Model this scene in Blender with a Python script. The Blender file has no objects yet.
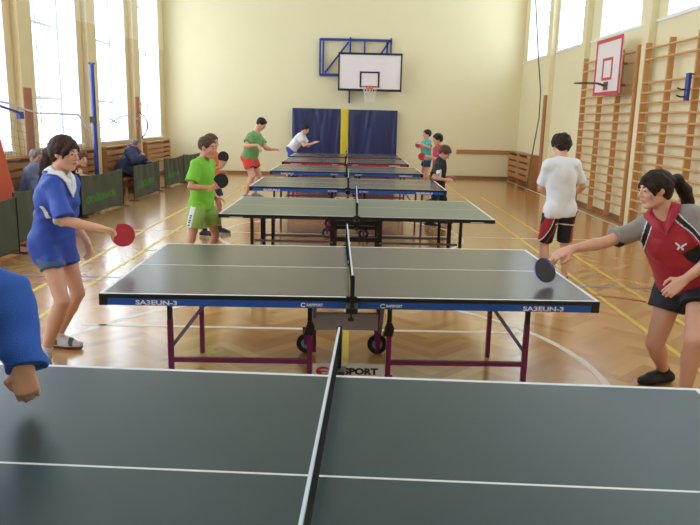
import bpy, math, random
import numpy as np
from mathutils import Vector, Matrix
random.seed(7)
rng = np.random.default_rng(11)
SC = bpy.context.scene
COL = SC.collection
PI = math.pi
RES = 1.0

# ------------------------------------------------------------------ camera
F_PX, PITCH, ROLL, CAM_H = 695.2, math.radians(11.806), math.radians(1.307), 1.724
FWD = np.array([0, math.cos(PITCH), -math.sin(PITCH)])
UP0 = np.array([0, math.sin(PITCH), math.cos(PITCH)])
RT0 = np.array([1.0, 0, 0])
RT = math.cos(ROLL) * RT0 + math.sin(ROLL) * UP0
UP = -math.sin(ROLL) * RT0 + math.cos(ROLL) * UP0


def at(u, v, Y=None, X=None, Z=None):
    """the point of the hall seen at (u, v) of the photograph, at depth Y (or side X, or height Z)"""
    q = FWD * F_PX + RT * (u - 350) + UP * (262.5 - v)
    t = Y / q[1] if Y is not None else (X / q[0] if X is not None else (Z - CAM_H) / q[2])
    return np.array([0, 0, CAM_H]) + t * q


cam = bpy.data.cameras.new('camera')
cam.sensor_width = 36
cam.lens = F_PX / 700 * 36
cam.clip_start = 0.05
cam.clip_end = 200
camo = bpy.data.objects.new('camera', cam)
COL.objects.link(camo)
m = Matrix.Identity(4)
for i in range(3):
    m[i][0], m[i][1], m[i][2] = RT[i], UP[i], -FWD[i]
m[2][3] = CAM_H
camo.matrix_world = m
SC.camera = camo


# ------------------------------------------------------------------ materials
def lin(c):
    return tuple(((x / 255) / 12.92 if x / 255 <= 0.04045 else ((x / 255 + 0.055) / 1.055) ** 2.4) for x in c)


def mat(name, rgb, rough=0.6, metal=0.0, var=0.06, scale=9.0, bump=0.0, bscale=60.0, spec=0.5, sheen=0.0, coat=0.0):
    m_ = bpy.data.materials.new(name)
    m_.use_nodes = True
    nt = m_.node_tree
    b = nt.nodes['Principled BSDF']
    c = lin(rgb)
    tc = nt.nodes.new('ShaderNodeTexCoord')
    if var > 0:
        n = nt.nodes.new('ShaderNodeTexNoise')
        n.inputs['Scale'].default_value = scale
        n.inputs['Detail'].default_value = 4
        nt.links.new(tc.outputs['Object'], n.inputs['Vector'])
        mx = nt.nodes.new('ShaderNodeMix')
        mx.data_type = 'RGBA'
        mx.inputs['A'].default_value = (*[min(1, x * (1 - var * 2)) for x in c], 1)
        mx.inputs['B'].default_value = (*[min(1, x * (1 + var * 2)) for x in c], 1)
        nt.links.new(n.outputs['Fac'], mx.inputs['Factor'])
        nt.links.new(mx.outputs['Result'], b.inputs['Base Color'])
    else:
        b.inputs['Base Color'].default_value = (*c, 1)
    b.inputs['Roughness'].default_value = rough
    b.inputs['Metallic'].default_value = metal
    b.inputs['Specular IOR Level'].default_value = spec
    if sheen:
        b.inputs['Sheen Weight'].default_value = sheen
    if coat:
        b.inputs['Coat Weight'].default_value = coat
        b.inputs['Coat Roughness'].default_value = 0.15
    if bump > 0:
        n2 = nt.nodes.new('ShaderNodeTexNoise')
        n2.inputs['Scale'].default_value = bscale
        n2.inputs['Detail'].default_value = 3
        nt.links.new(tc.outputs['Object'], n2.inputs['Vector'])
        bp = nt.nodes.new('ShaderNodeBump')
        bp.inputs['Strength'].default_value = bump
        bp.inputs['Distance'].default_value = 0.01
        nt.links.new(n2.outputs['Fac'], bp.inputs['Height'])
        nt.links.new(bp.outputs['Normal'], b.inputs['Normal'])
    return m_


def wood_mat(name, rgb, rough=0.4, stretch=(1, 1, 12), var=0.12, spec=0.5):
    m_ = mat(name, rgb, rough, var=var, spec=spec)
    nt = m_.node_tree
    n = [x for x in nt.nodes if x.type == 'TEX_NOISE'][0]
    tc = [x for x in nt.nodes if x.type == 'TEX_COORD'][0]
    mp = nt.nodes.new('ShaderNodeMapping')
    mp.inputs['Scale'].default_value = [4.0 / s * 3 for s in stretch]
    nt.links.new(tc.outputs['Object'], mp.inputs['Vector'])
    nt.links.new(mp.outputs['Vector'], n.inputs['Vector'])
    n.inputs['Scale'].default_value = 6
    return m_


# ------------------------------------------------------------------ mesh builder
def N(v):
    v = np.asarray(v, float)
    return v / max(1e-9, np.linalg.norm(v))


class MB:
    def __init__(self):
        self.v, self.f, self.m, self.s = [], [], [], []

    def add(self, vs, fs, mi=0, smooth=False):
        o = len(self.v)
        self.v += [tuple(map(float, p)) for p in vs]
        self.f += [tuple(i + o for i in f) for f in fs]
        self.m += [mi] * len(fs)
        self.s += [smooth] * len(fs)

    def box(self, lo, hi, mi=0):
        x0, y0, z0 = lo
        x1, y1, z1 = hi
        self.add([(x0, y0, z0), (x1, y0, z0), (x1, y1, z0), (x0, y1, z0), (x0, y0, z1), (x1, y0, z1), (x1, y1, z1), (x0, y1, z1)],
                 [(0, 3, 2, 1), (4, 5, 6, 7), (0, 1, 5, 4), (1, 2, 6, 5), (2, 3, 7, 6), (3, 0, 4, 7)], mi)

    def bar(self, a, b, w, h, up=(0, 0, 1), mi=0):
        a, b = np.array(a, float), np.array(b, float)
        d = N(b - a)
        s = np.cross(d, up)
        if np.linalg.norm(s) < 1e-4:
            s = np.cross(d, (0, 1, 0))
        s = N(s)
        t = np.cross(s, d)
        vs = []
        for p in (a, b):
            for i, j in ((-1, -1), (1, -1), (1, 1), (-1, 1)):
                vs.append(p + s * i * w / 2 + t * j * h / 2)
        self.add(vs, [(3, 2, 1, 0), (4, 5, 6, 7), (0, 1, 5, 4), (1, 2, 6, 5), (2, 3, 7, 6), (3, 0, 4, 7)], mi)

    def tube(self, pts, r, n=12, mi=0, cap=True, closed=False):
        P = [np.array(p, float) for p in pts]
        if np.isscalar(r):
            r = [r] * len(P)
        rings = []
        prev = None
        L = len(P)
        for i, p in enumerate(P):
            if closed:
                d = N(P[(i + 1) % L] - P[i - 1])
            else:
                d = N(P[min(i + 1, L - 1)] - P[max(i - 1, 0)])
            if prev is None:
                a = np.cross(d, (0, 0, 1))
                if np.linalg.norm(a) < 1e-3:
                    a = np.cross(d, (0, 1, 0))
            else:
                a = prev - d * np.dot(prev, d)
            a = N(a)
            prev = a
            b = np.cross(d, a)
            rings.append([p + r[i] * (a * math.cos(2 * PI * k / n) + b * math.sin(2 * PI * k / n)) for k in range(n)])
        vs = [q for ring in rings for q in ring]
        fs = []
        for i in range(L if closed else L - 1):
            j = (i + 1) % L
            for k in range(n):
                fs.append((i * n + k, i * n + (k + 1) % n, j * n + (k + 1) % n, j * n + k))
        self.add(vs, fs, mi, True)
        if cap and not closed:
            self.add(rings[0], [tuple(range(n - 1, -1, -1))], mi)
            self.add(rings[-1], [tuple(range(n))], mi)

    def cyl(self, a, b, r, n=16, mi=0):
        self.tube([a, b], r, n, mi)

    def prism(self, poly, o, ex, ey, ez, t, mi=0):
        """polygon (2d) in the plane (ex, ey) at o, thickness t along ez"""
        o, ex, ey, ez = [np.array(q, float) for q in (o, ex, ey, ez)]
        n = len(poly)
        A = [o + ex * x + ey * y for x, y in poly]
        B = [p + ez * t for p in A]
        self.add(A + B, [tuple(range(n - 1, -1, -1)), tuple(range(n, 2 * n))] + [(i, (i + 1) % n, n + (i + 1) % n, n + i) for i in range(n)], mi)

    def grid(self, fn, nu, nv, mi=0, smooth=True):
        vs = [fn(i / nu, j / nv) for j in range(nv + 1) for i in range(nu + 1)]
        fs = [(j * (nu + 1) + i, j * (nu + 1) + i + 1, (j + 1) * (nu + 1) + i + 1, (j + 1) * (nu + 1) + i) for j in range(nv) for i in range(nu)]
        self.add(vs, fs, mi, smooth)

    def build(self, name, mats, parent=None, bevel=0.0, solid=0.0, loc=None):
        me = bpy.data.meshes.new(name)
        me.from_pydata(self.v, [], self.f)
        if not isinstance(mats, (list, tuple)):
            mats = [mats]
        for q in mats:
            me.materials.append(q)
        me.polygons.foreach_set('material_index', self.m)
        me.polygons.foreach_set('use_smooth', self.s)
        me.update()
        return link(name, me, parent, bevel, solid, loc)


def link(name, me, parent=None, bevel=0.0, solid=0.0, loc=None):
    o = bpy.data.objects.new(name, me)
    COL.objects.link(o)
    if parent is not None:
        o.parent = parent
    if loc is not None:
        o.location = loc
    if solid:
        md = o.modifiers.new('solid', 'SOLIDIFY')
        md.thickness = solid
    if bevel:
        md = o.modifiers.new('bevel', 'BEVEL')
        md.width = bevel
        md.segments = 2
        md.limit_method = 'ANGLE'
        md.angle_limit = 0.7
    return o


def tag(o, label=None, cat=None, group=None, kind=None):
    if label:
        o['label'] = label
    if cat:
        o['category'] = cat
    if group:
        o['group'] = group
    if kind:
        o['kind'] = kind
    return o


def thing(name, label, cat, loc=(0, 0, 0), rz=0.0, group=None):
    o = bpy.data.objects.new(name, None)
    COL.objects.link(o)
    o.location = tuple(float(x) for x in loc)
    o.rotation_euler = (0, 0, rz)
    o.empty_display_size = 0.1
    return tag(o, label, cat, group)


def struct(o):
    o['kind'] = 'structure'
    return o


def text_mesh(s, size, thick=0.001, weight=0.025):
    cu = bpy.data.curves.new('lettering', 'FONT')
    cu.body = s
    cu.size = size
    cu.extrude = thick
    cu.offset = size * weight
    cu.align_x = 'CENTER'
    cu.align_y = 'CENTER'
    cu.resolution_u = 3
    o = bpy.data.objects.new('lettering', cu)
    COL.objects.link(o)
    bpy.context.view_layer.update()
    me = bpy.data.meshes.new_from_object(o.evaluated_get(bpy.context.evaluated_depsgraph_get()))
    bpy.data.objects.remove(o)
    return me


def put_text(name, s, size, material, parent, loc, ex, ey, width=None, thick=0.001, weight=0.025):
    """lettering lying in the plane ex (reading direction), ey (up) at loc, in the parent's space"""
    me = text_mesh(s, size, thick, weight)
    co = np.array([v.co[:] for v in me.vertices])
    sx = 1.0
    if width:
        sx = width / (co[:, 0].max() - co[:, 0].min())
    ex, ey = N(ex), N(ey)
    ez = np.cross(ex, ey)
    for v in me.vertices:
        x, y, z = v.co
        v.co = Vector(ex * x * sx + ey * y + ez * z) + Vector(loc)
    me.materials.clear()
    me.materials.append(material)
    return link(name, me, parent)


# ------------------------------------------------------------------ palette
M_WALL = mat('cream paint', (235, 224, 184), 0.55, var=0.012, scale=1.3, bump=0.04, bscale=40)
M_WALL2 = mat('ochre paint', (224, 204, 146), 0.5, var=0.012, scale=1.3, bump=0.04, bscale=40)
M_WHITEW = mat('white reveal paint', (240, 240, 238), 0.6, var=0.01)
M_CEIL = mat('ceiling paint', (236, 234, 224), 0.7, var=0.01)
M_FRAME = mat('white window frame', (232, 234, 238), 0.4, var=0.01)
M_BOARD = wood_mat('brown board', (166, 100, 68), 0.45)
M_BARS = wood_mat('wall bar wood', (204, 148, 92), 0.4)
M_RUNG = wood_mat('rung wood', (206, 158, 104), 0.4, stretch=(1, 12, 1))
M_COVER = wood_mat('radiator cover wood', (176, 120, 70), 0.45, stretch=(1, 12, 1))
M_BLACK = mat('black plastic', (22, 22, 24), 0.4, var=0.03)
M_BLACKM = mat('black metal', (20, 20, 22), 0.35, var=0.03)
M_PURPLE = mat('purple metal', (112, 30, 84), 0.35, var=0.04)
M_LAV = mat('lavender grey metal', (120, 112, 150), 0.4, var=0.03)
M_GREYM = mat('grey panel', (176, 168, 172), 0.5, var=0.03)
M_GREYBAR = mat('grey bar', (95, 92, 96), 0.4, var=0.03)
M_BLUE = mat('blue apron', (26, 84, 172), 0.4, var=0.02)
M_RED = mat('red apron', (190, 38, 40), 0.4, var=0.02)
M_WHITE = mat('white print', (232, 232, 228), 0.5, var=0.01)
M_SIGN = mat('sign board', (206, 200, 196), 0.5, var=0.02)
M_INK = mat('black print', (25, 25, 38), 0.5, var=0.0)
M_REDINK = mat('red print', (176, 36, 44), 0.5, var=0.0)
M_RUBBERT = mat('tyre rubber', (24, 24, 24), 0.7, var=0.02)
M_HUB = mat('wheel hub', (150, 150, 155), 0.4, var=0.02)
M_TAPE = mat('net tape', (205, 216, 226), 0.6, var=0.02)
M_NET = mat('net thread', (20, 22, 26), 0.7, var=0.0)
M_NAVY = mat('navy mat vinyl', (38, 46, 92), 0.34, var=0.05, scale=3, bump=0.5, bscale=3)
M_YELLOW = mat('yellow vinyl', (222, 196, 48), 0.45, var=0.04)
M_FBLUE = mat('blue steel', (40, 62, 140), 0.4, var=0.03)
M_OLIVE = mat('olive barrier cloth', (70, 78, 62), 0.6, var=0.10, scale=4)
M_GREENP = mat('green print', (68, 122, 46), 0.6, var=0.1, scale=20)
M_ORANGE = mat('orange vinyl', (196, 74, 34), 0.5, var=0.04)
M_ROPE = mat('rope', (120, 100, 84), 0.8, var=0.06)
M_WROPE = mat('white rope', (206, 206, 212), 0.8, var=0.03)
M_RIM = mat('orange rim', (206, 104, 74), 0.4, var=0.02)
M_BROWNRIM = mat('brown rim', (110, 66, 50), 0.5, var=0.02)
M_BBOARD = mat('backboard white', (236, 226, 226), 0.45, var=0.01)
M_REDF = mat('red frame', (204, 52, 72), 0.45, var=0.02)
M_BENCH = wood_mat('bench wood', (150, 104, 66), 0.4, stretch=(1, 12, 1))
# ------------------------------------------------------------------ the hall
XL, XR, YB, YF, ZC, TW = -5.5, 4.85, 20.8, -5.6, 6.6, 0.45
LZ0, LZ1 = 1.05, 5.7
RZ0, RZ1 = 3.36, 5.9
LWIN = [(yc - 0.98, yc + 0.98) for yc in (19.27, 16.33, 13.33, 10.38, 7.4, 4.4, 1.4, -1.6)]  # last pair, beside and behind the camera, is unseen, added to light the foreground
RWIN = [(yc - 1.0, yc + 1.0) for yc in (19.3, 16.35, 13.42, 10.4, 7.4, 4.4, 1.4)]  # last one, beside the camera, is unseen and added to brighten the foreground


def floor_material():
    m_ = bpy.data.materials.new('oak herringbone')
    m_.use_nodes = True
    nt = m_.node_tree
    b = nt.nodes['Principled BSDF']
    a = nt.nodes.new('ShaderNodeAttribute')
    a.attribute_name = 'tone'
    r = nt.nodes.new('ShaderNodeValToRGB')
    r.color_ramp.elements[0].color = (*lin((168, 116, 62)), 1)
    r.color_ramp.elements[1].color = (*lin((204, 156, 96)), 1)
    nt.links.new(a.outputs['Fac'], r.inputs['Fac'])
    tc = nt.nodes.new('ShaderNodeTexCoord')
    n = nt.nodes.new('ShaderNodeTexNoise')
    n.inputs['Scale'].default_value = 1.6
    n.inputs['Detail'].default_value = 6
    nt.links.new(tc.outputs['Object'], n.inputs['Vector'])
    mx = nt.nodes.new('ShaderNodeMix')
    mx.data_type = 'RGBA'
    mx.blend_type = 'MULTIPLY'
    mx.inputs['Factor'].default_value = 0.15
    rr = nt.nodes.new('ShaderNodeValToRGB')
    rr.color_ramp.elements[0].color = (0.7, 0.66, 0.62, 1)
    rr.color_ramp.elements[1].color = (1, 1, 1, 1)
    nt.links.new(n.outputs['Fac'], rr.inputs['Fac'])
    nt.links.new(r.outputs['Color'], mx.inputs['A'])
    nt.links.new(rr.outputs['Color'], mx.inputs['B'])
    nt.links.new(mx.outputs['Result'], b.inputs['Base Color'])
    b.inputs['Roughness'].default_value = 0.27
    b.inputs['Specular IOR Level'].default_value = 0.6
    b.inputs['Coat Weight'].default_value = 0.6
    b.inputs['Coat Roughness'].default_value = 0.16
    n3 = nt.nodes.new('ShaderNodeTexNoise')
    n3.inputs['Scale'].default_value = 1.2
    nt.links.new(tc.outputs['Object'], n3.inputs['Vector'])
    mr = nt.nodes.new('ShaderNodeMapRange')
    mr.inputs['To Min'].default_value = 0.17
    mr.inputs['To Max'].default_value = 0.25
    nt.links.new(n3.outputs['Fac'], mr.inputs['Value'])
    nt.links.new(mr.outputs['Result'], b.inputs['Roughness'])
    return m_


def make_floor():
    w, l = 0.09, 0.45
    q = int(l / w)
    c = math.cos(PI / 4)
    vs, fs, tones = [], [], []
    R_ = random.Random(3)

    def quad(x0, y0, x1, y1):
        p = [(x0, y0), (x1, y0), (x1, y1), (x0, y1)]
        pr = [((x - y) * c, (x + y) * c) for x, y in p]
        cx = sum(a for a, _ in pr) / 4
        cy = sum(b for _, b in pr) / 4
        if not (XL - 0.1 < cx < XR + 0.1 and YF - 0.1 < cy < YB + 0.1):
            return
        o = len(vs)
        vs.extend((a, b, 0.0) for a, b in pr)
        fs.append((o, o + 1, o + 2, o + 3))
        tones.append(R_.random() * 0.8 + 0.1)
    # herringbone: horizontal plank at (i, i + 2qk), vertical plank beside it, in units of w
    n = 420
    for k in range(-n // (2 * q) * 2, n // (2 * q) * 2 + 1):
        for i in range(-n, n):
            bx, by = i * w, (i + 2 * q * k) * w
            rx, ry = (bx - by) * c, (bx + by) * c
            if not (XL - 1 < rx < XR + 1 and YF - 1 < ry < YB + 1):
                continue
            quad(bx, by, bx + l, by + w)
            quad(bx, by + w, bx + w, by + w + l)
    me = bpy.data.meshes.new('floor')
    me.from_pydata(vs, [], fs)
    at_ = me.attributes.new('tone', 'FLOAT', 'FACE')
    at_.data.foreach_set('value', tones)
    me.materials.append(floor_material())
    return struct(link('floor', me))


make_floor()
b = MB()
b.box((XL - TW, YF - 0.3, -0.2), (XR + TW, YB + 0.3, -0.004))
struct(b.build('floor_slab', mat('screed', (150, 110, 70), 0.8)))


def line_obj(name, quads, material):
    b = MB()
    for q in quads:
        b.add([(x, y, 0.0015) for x, y in q], [tuple(range(len(q)))])
    struct(b.build(name, material))


def seg(x0, y0, x1, y1, w):
    d = N((x1 - x0, y1 - y0))
    nx, ny = -d[1] * w / 2, d[0] * w / 2
    return [(x0 + nx, y0 + ny), (x0 - nx, y0 - ny), (x1 - nx, y1 - ny), (x1 + nx, y1 + ny)]


def arc(cx, cy, r, a0, a1, w, n=40):
    out = []
    for i in range(n):
        t0, t1 = math.radians(a0 + (a1 - a0) * i / n), math.radians(a0 + (a1 - a0) * (i + 1) / n)
        out.append([(cx + (r - w / 2) * math.cos(t0), cy + (r - w / 2) * math.sin(t0)), (cx + (r + w / 2) * math.cos(t0), cy + (r + w / 2) * math.sin(t0)),
                    (cx + (r + w / 2) * math.cos(t1), cy + (r + w / 2) * math.sin(t1)), (cx + (r - w / 2) * math.cos(t1), cy + (r - w / 2) * math.sin(t1))])
    return out


M_LY = mat('yellow line paint', (216, 186, 70), 0.35, var=0.03)
M_LW = mat('white line paint', (222, 212, 196), 0.35, var=0.03)
M_LB = mat('blue line paint', (120, 130, 160), 0.35, var=0.03)
M_LR = mat('red line paint', (186, 76, 62), 0.35, var=0.03)
line_obj('floor_marking_yellow', [seg(2.53, -4, 2.53, 19.2, 0.05), seg(2.96, 0, 2.96, 16, 0.05), seg(-2.63, -4, -2.63, 19.2, 0.05), seg(-3.08, 0, -3.08, 16, 0.05),
                                  seg(-0.02, 2.0, -0.02, 16.2, 0.05), seg(-2.63, 19.2, 2.53, 19.2, 0.05), seg(-2.63, 8.72, 2.53, 8.72, 0.05), seg(2.53, 9.15, 2.96, 9.15, 0.05)], M_LY)
for o in (bpy.data.objects['floor_marking_yellow'],):
    o.location.z = 0.0008
line_obj('floor_marking_white', [seg(-2.2, 5.5, 1.42, 5.54, 0.05), seg(-4.3, 10.25, 4.4, 10.3, 0.05), seg(4.56, 0, 4.56, 20.5, 0.05)]
         + arc(-0.3, 4.6, 2.05, -60, 62, 0.055) + arc(-0.3, 4.6, 1.95, 122, 240, 0.055) + arc(-0.15, 10.27, 1.8, 0, 360, 0.05, 72), M_LW)
line_obj('floor_marking_blue', [seg(-4.3, 7.2, -2.4, 7.2, 0.04), seg(2.4, 7.26, 4.4, 7.26, 0.04)], M_LB)
line_obj('floor_marking_red', [seg(-4.0, 6.62, -2.6, 7.05, 0.04), seg(2.5, 6.9, 3.4, 6.5, 0.04), seg(-1.95, 8.6, -1.35, 8.6, 0.35)], M_LR)
bpy.data.objects['floor_marking_red'].location.z = 0.0016
bpy.data.objects['floor_marking_blue'].location.z = 0.0012


def wall_with_holes(name, x0, x1, wins, z0, z1, m_, two_tone=False):
    b = MB()
    ys = sorted(wins)
    b.box((x0, YF - 0.3, 0), (x1, YB + 0.3, z0))
    b.box((x0, YF - 0.3, z1), (x1, YB + 0.3, ZC))
    prev = YF - 0.3
    for a, c in ys + [(YB + 0.3, 0)]:
        b.box((x0, prev, z0), (x1, a, z1))
        prev = c
    return struct(b.build(name, m_))


def two_tone(name):
    m_ = mat(name, (238, 226, 178), 0.5, var=0.012, scale=1.3, bump=0.04, bscale=40)
    nt = m_.node_tree
    bs = nt.nodes['Principled BSDF']
    tc = [x for x in nt.nodes if x.type == 'TEX_COORD'][0]
    sp = nt.nodes.new('ShaderNodeSeparateXYZ')
    nt.links.new(tc.outputs['Object'], sp.inputs[0])
    gt = nt.nodes.new('ShaderNodeMath')
    gt.operation = 'GREATER_THAN'
    gt.inputs[1].default_value = 3.47
    nt.links.new(sp.outputs['Z'], gt.inputs[0])
    mx = nt.nodes.new('ShaderNodeMix')
    mx.data_type = 'RGBA'
    mx.inputs['A'].default_value = (*lin((224, 205, 160)), 1)
    mx.inputs['B'].default_value = (*lin((236, 224, 190)), 1)
    nt.links.new(gt.outputs[0], mx.inputs['Factor'])
    nt.links.new(mx.outputs['Result'], bs.inputs['Base Color'])
    return m_


M_LWALL = two_tone('two tone wall paint')
wall_with_holes('wall_left', XL - TW, XL, LWIN, LZ0, LZ1, M_LWALL)
wall_with_holes('wall_right', XR, XR + TW, RWIN, RZ0, RZ1, M_WALL)
b = MB(); b.box((XL, YB, 0), (XR, YB + 0.3, ZC)); struct(b.build('wall_back', M_WALL))
b = MB(); b.box((XL, YF - 0.3, 0), (XR, YF, ZC)); struct(b.build('wall_front', M_WALL))
b = MB(); b.box((XL - TW, YF - 0.3, ZC), (XR + TW, YB + 0.3, ZC + 0.2)); struct(b.build('ceiling', M_CEIL))
M_SKIRT = wood_mat('skirting wood', (150, 104, 62), 0.45, stretch=(12, 1, 1))
b = MB(); b.box((XL, YB - 0.025, 0), (XR, YB, 0.09)); struct(b.build('baseboard_back', M_SKIRT))
b = MB(); b.box((XR - 0.025, YF, 0), (XR, YB - 0.025, 0.09)); struct(b.build('baseboard_right', M_SKIRT))
b = MB(); b.box((XL, YF, 0), (XL + 0.025, YB - 0.025, 0.09)); struct(b.build('baseboard_left', M_SKIRT))
b = MB(); b.box((3.07, YB - 0.03, 0.74), (XR - 0.12, YB, 0.86)); struct(b.build('trim_1', wood_mat('rail wood', (186, 130, 80), 0.45, stretch=(12, 1, 1))))
# the white kerb strip that runs below the wall bars
# pilasters between the windows (part of the walls)
for side, x0, x1, ys in (('left', XL, XL + 0.12, (17.8, 14.82, 11.84, 8.9, 5.9, 2.9, -0.1)), ('right', XR - 0.12, XR, (17.6, 15.05, 11.86, 8.75, 5.9, 2.9, 0.0))):
    for i, y in enumerate(ys):
        b = MB()
        hw = 0.24 if side == 'left' else 0.12
        b.box((x0, y - hw, 0), (x1, y + hw, ZC))
        struct(b.build('wall_%s_pilaster' % side, M_LWALL if side == 'left' else M_WALL))


def glass_mat():
    m_ = bpy.data.materials.new('window glass')
    m_.use_nodes = True
    nt = m_.node_tree
    nt.nodes.remove(nt.nodes['Principled BSDF'])
    out = nt.nodes['Material Output']
    tr = nt.nodes.new('ShaderNodeBsdfTransparent')
    tr.inputs['Color'].default_value = (0.96, 0.98, 1, 1)
    gl = nt.nodes.new('ShaderNodeBsdfGlossy')
    gl.inputs['Roughness'].default_value = 0.02
    mx = nt.nodes.new('ShaderNodeMixShader')
    mx.inputs[0].default_value = 0.04
    nt.links.new(tr.outputs[0], mx.inputs[1])
    nt.links.new(gl.outputs[0], mx.inputs[2])
    nt.links.new(mx.outputs[0], out.inputs[0])
    return m_


M_GLASS = glass_mat()
wn = 0
for side, wins, z0, z1 in (('left', LWIN, LZ0, LZ1), ('right', RWIN, RZ0, RZ1)):
    xo = XL - TW + 0.06 if side == 'left' else XR + TW - 0.06      # frame line near the outer face
    for (a, c) in wins:
        wn += 1
        b = MB()
        t, d = 0.06, 0.05
        b.box((xo - d / 2, a, z0), (xo + d / 2, a + t, z1))
        b.box((xo - d / 2, c - t, z0), (xo + d / 2, c, z1))
        b.box((xo - d / 2, a + t, z0), (xo + d / 2, c - t, z0 + t))
        b.box((xo - d / 2, a + t, z1 - t), (xo + d / 2, c - t, z1))
        ym = (a + c) / 2
        b.box((xo - d / 2, ym - 0.03, z0 + t), (xo + d / 2, ym + 0.03, z1 - t))
        for zt in ((1.95, 3.3, 4.5) if side == 'left' else (4.6,)):
            b.box((xo - d / 2, a + t, zt - 0.03), (xo + d / 2, ym - 0.03, zt + 0.03))
            b.box((xo - d / 2, ym + 0.03, zt - 0.03), (xo + d / 2, c - t, zt + 0.03))
        w = struct(b.build('window_%d' % wn, M_FRAME))
        g = MB()
        g.box((xo - 0.004, a + t, z0 + t), (xo + 0.004, c - t, z1 - t))
        g.build('pane', M_GLASS, w)
        # white painted reveal and sill board
        s = MB()
        xi = XL if side == 'left' else XR
        lo, hi = min(xi, xo), max(xi, xo)
        s.box((lo, a, z0 - 0.0), (hi, a + 0.012, z1))
        s.box((lo, c - 0.012, z0), (hi, c, z1))
        s.box((lo, a, z1 - 0.012), (hi, c, z1))
        s.build('reveal', M_WHITEW, w)
        s = MB()
        if side == 'left':
            s.box((XL - TW + 0.09, a + 0.012, z0), (XL + 0.06, c - 0.012, z0 + 0.03))
        else:
            s.box((XR - 0.02, a + 0.012, z0), (XR + TW - 0.09, c - 0.012, z0 + 0.02))
        s.build('sill', M_WHITEW, w)
        # daylight portal
        li = bpy.data.lights.new('window_portal', 'AREA')
        li.shape = 'RECTANGLE'
        li.size, li.size_y = c - a, z1 - z0
        li.cycles.is_portal = True
        lo_ = bpy.data.objects.new('window_portal', li)
        COL.objects.link(lo_)
        xx = XL - TW - 0.02 if side == 'left' else XR + TW + 0.02
        dirv = Vector((1, 0, 0)) if side == 'left' else Vector((-1, 0, 0))
        ez = -dirv
        ex = Vector((0, 1, 0))
        ey = ez.cross(ex)
        mw = Matrix.Identity(4)
        for i in range(3):
            mw[i][0], mw[i][1], mw[i][2] = ex[i], ey[i], ez[i]
        mw[0][3], mw[1][3], mw[2][3] = xx, (a + c) / 2, (z0 + z1) / 2
        lo_.matrix_world = mw

# long ledge strip under the high windows of the right wall
b = MB(); b.box((XR - 0.025, YF, RZ0 - 0.035), (XR, YB, RZ0)); struct(b.build('trim_2', M_WHITEW))

# world: bright overcast daylight
w = bpy.data.worlds.new('overcast sky')
SC.world = w
w.use_nodes = True
bg = w.node_tree.nodes['Background']
bg.inputs['Color'].default_value = (0.80, 0.90, 1.0, 1)
bg.inputs['Strength'].default_value = 6.1

SC.view_settings.view_transform = 'Standard'
SC.view_settings.look = 'None'
SC.view_settings.gamma = 1
SC.view_settings.use_curve_mapping = False
SC.view_settings.exposure = -0.04
SC.cycles.max_bounces = 10
SC.cycles.diffuse_bounces = 6
SC.cycles.use_denoising = True
# ------------------------------------------------------------------ table tennis tables
def top_mat(name, rgb, rough):
    return mat(name, rgb, rough, var=0.05, scale=5, spec=0.5)


M_TOPG = top_mat('dark green board', (40, 63, 66), 0.36)
M_TOPK = top_mat('grey green board', (76, 74, 72), 0.24)
M_TOPL = top_mat('green board', (104, 114, 96), 0.34)
M_LINE = mat('white board line', (226, 228, 228), 0.45, var=0.01)
M_SILV = mat('silver sticker', (200, 200, 200), 0.4, var=0.02)
L2, W2, ZT = 1.37, 0.7625, 0.76


def half_top(sgn, g=0.009):
    """one half of the board: playing surface with its painted lines, black edge"""
    b = MB()
    bl, cl = 0.02, 0.005
    xs = [g, L2 - bl, L2]
    ys = [-W2, -W2 + bl, -cl, cl, W2 - bl, W2]
    for i in range(2):
        for j in range(5):
            mi = 1 if (i == 1 or j in (0, 2, 4)) else 0
            x0, x1 = xs[i] * sgn, xs[i + 1] * sgn
            p = [(x0, ys[j], ZT), (x1, ys[j], ZT), (x1, ys[j + 1], ZT), (x0, ys[j + 1], ZT)]
            b.add(p if sgn > 0 else p[::-1], [(0, 1, 2, 3)], mi)
    x0, x1 = sorted((g * sgn, L2 * sgn))
    z0 = ZT - 0.024
    b.add([(x0, -W2, z0), (x1, -W2, z0), (x1, W2, z0), (x0, W2, z0), (x0, -W2, ZT), (x1, -W2, ZT), (x1, W2, ZT), (x0, W2, ZT)],
          [(0, 3, 2, 1), (0, 1, 5, 4), (1, 2, 6, 5), (2, 3, 7, 6), (3, 0, 4, 7)], 2)
    return b


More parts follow.
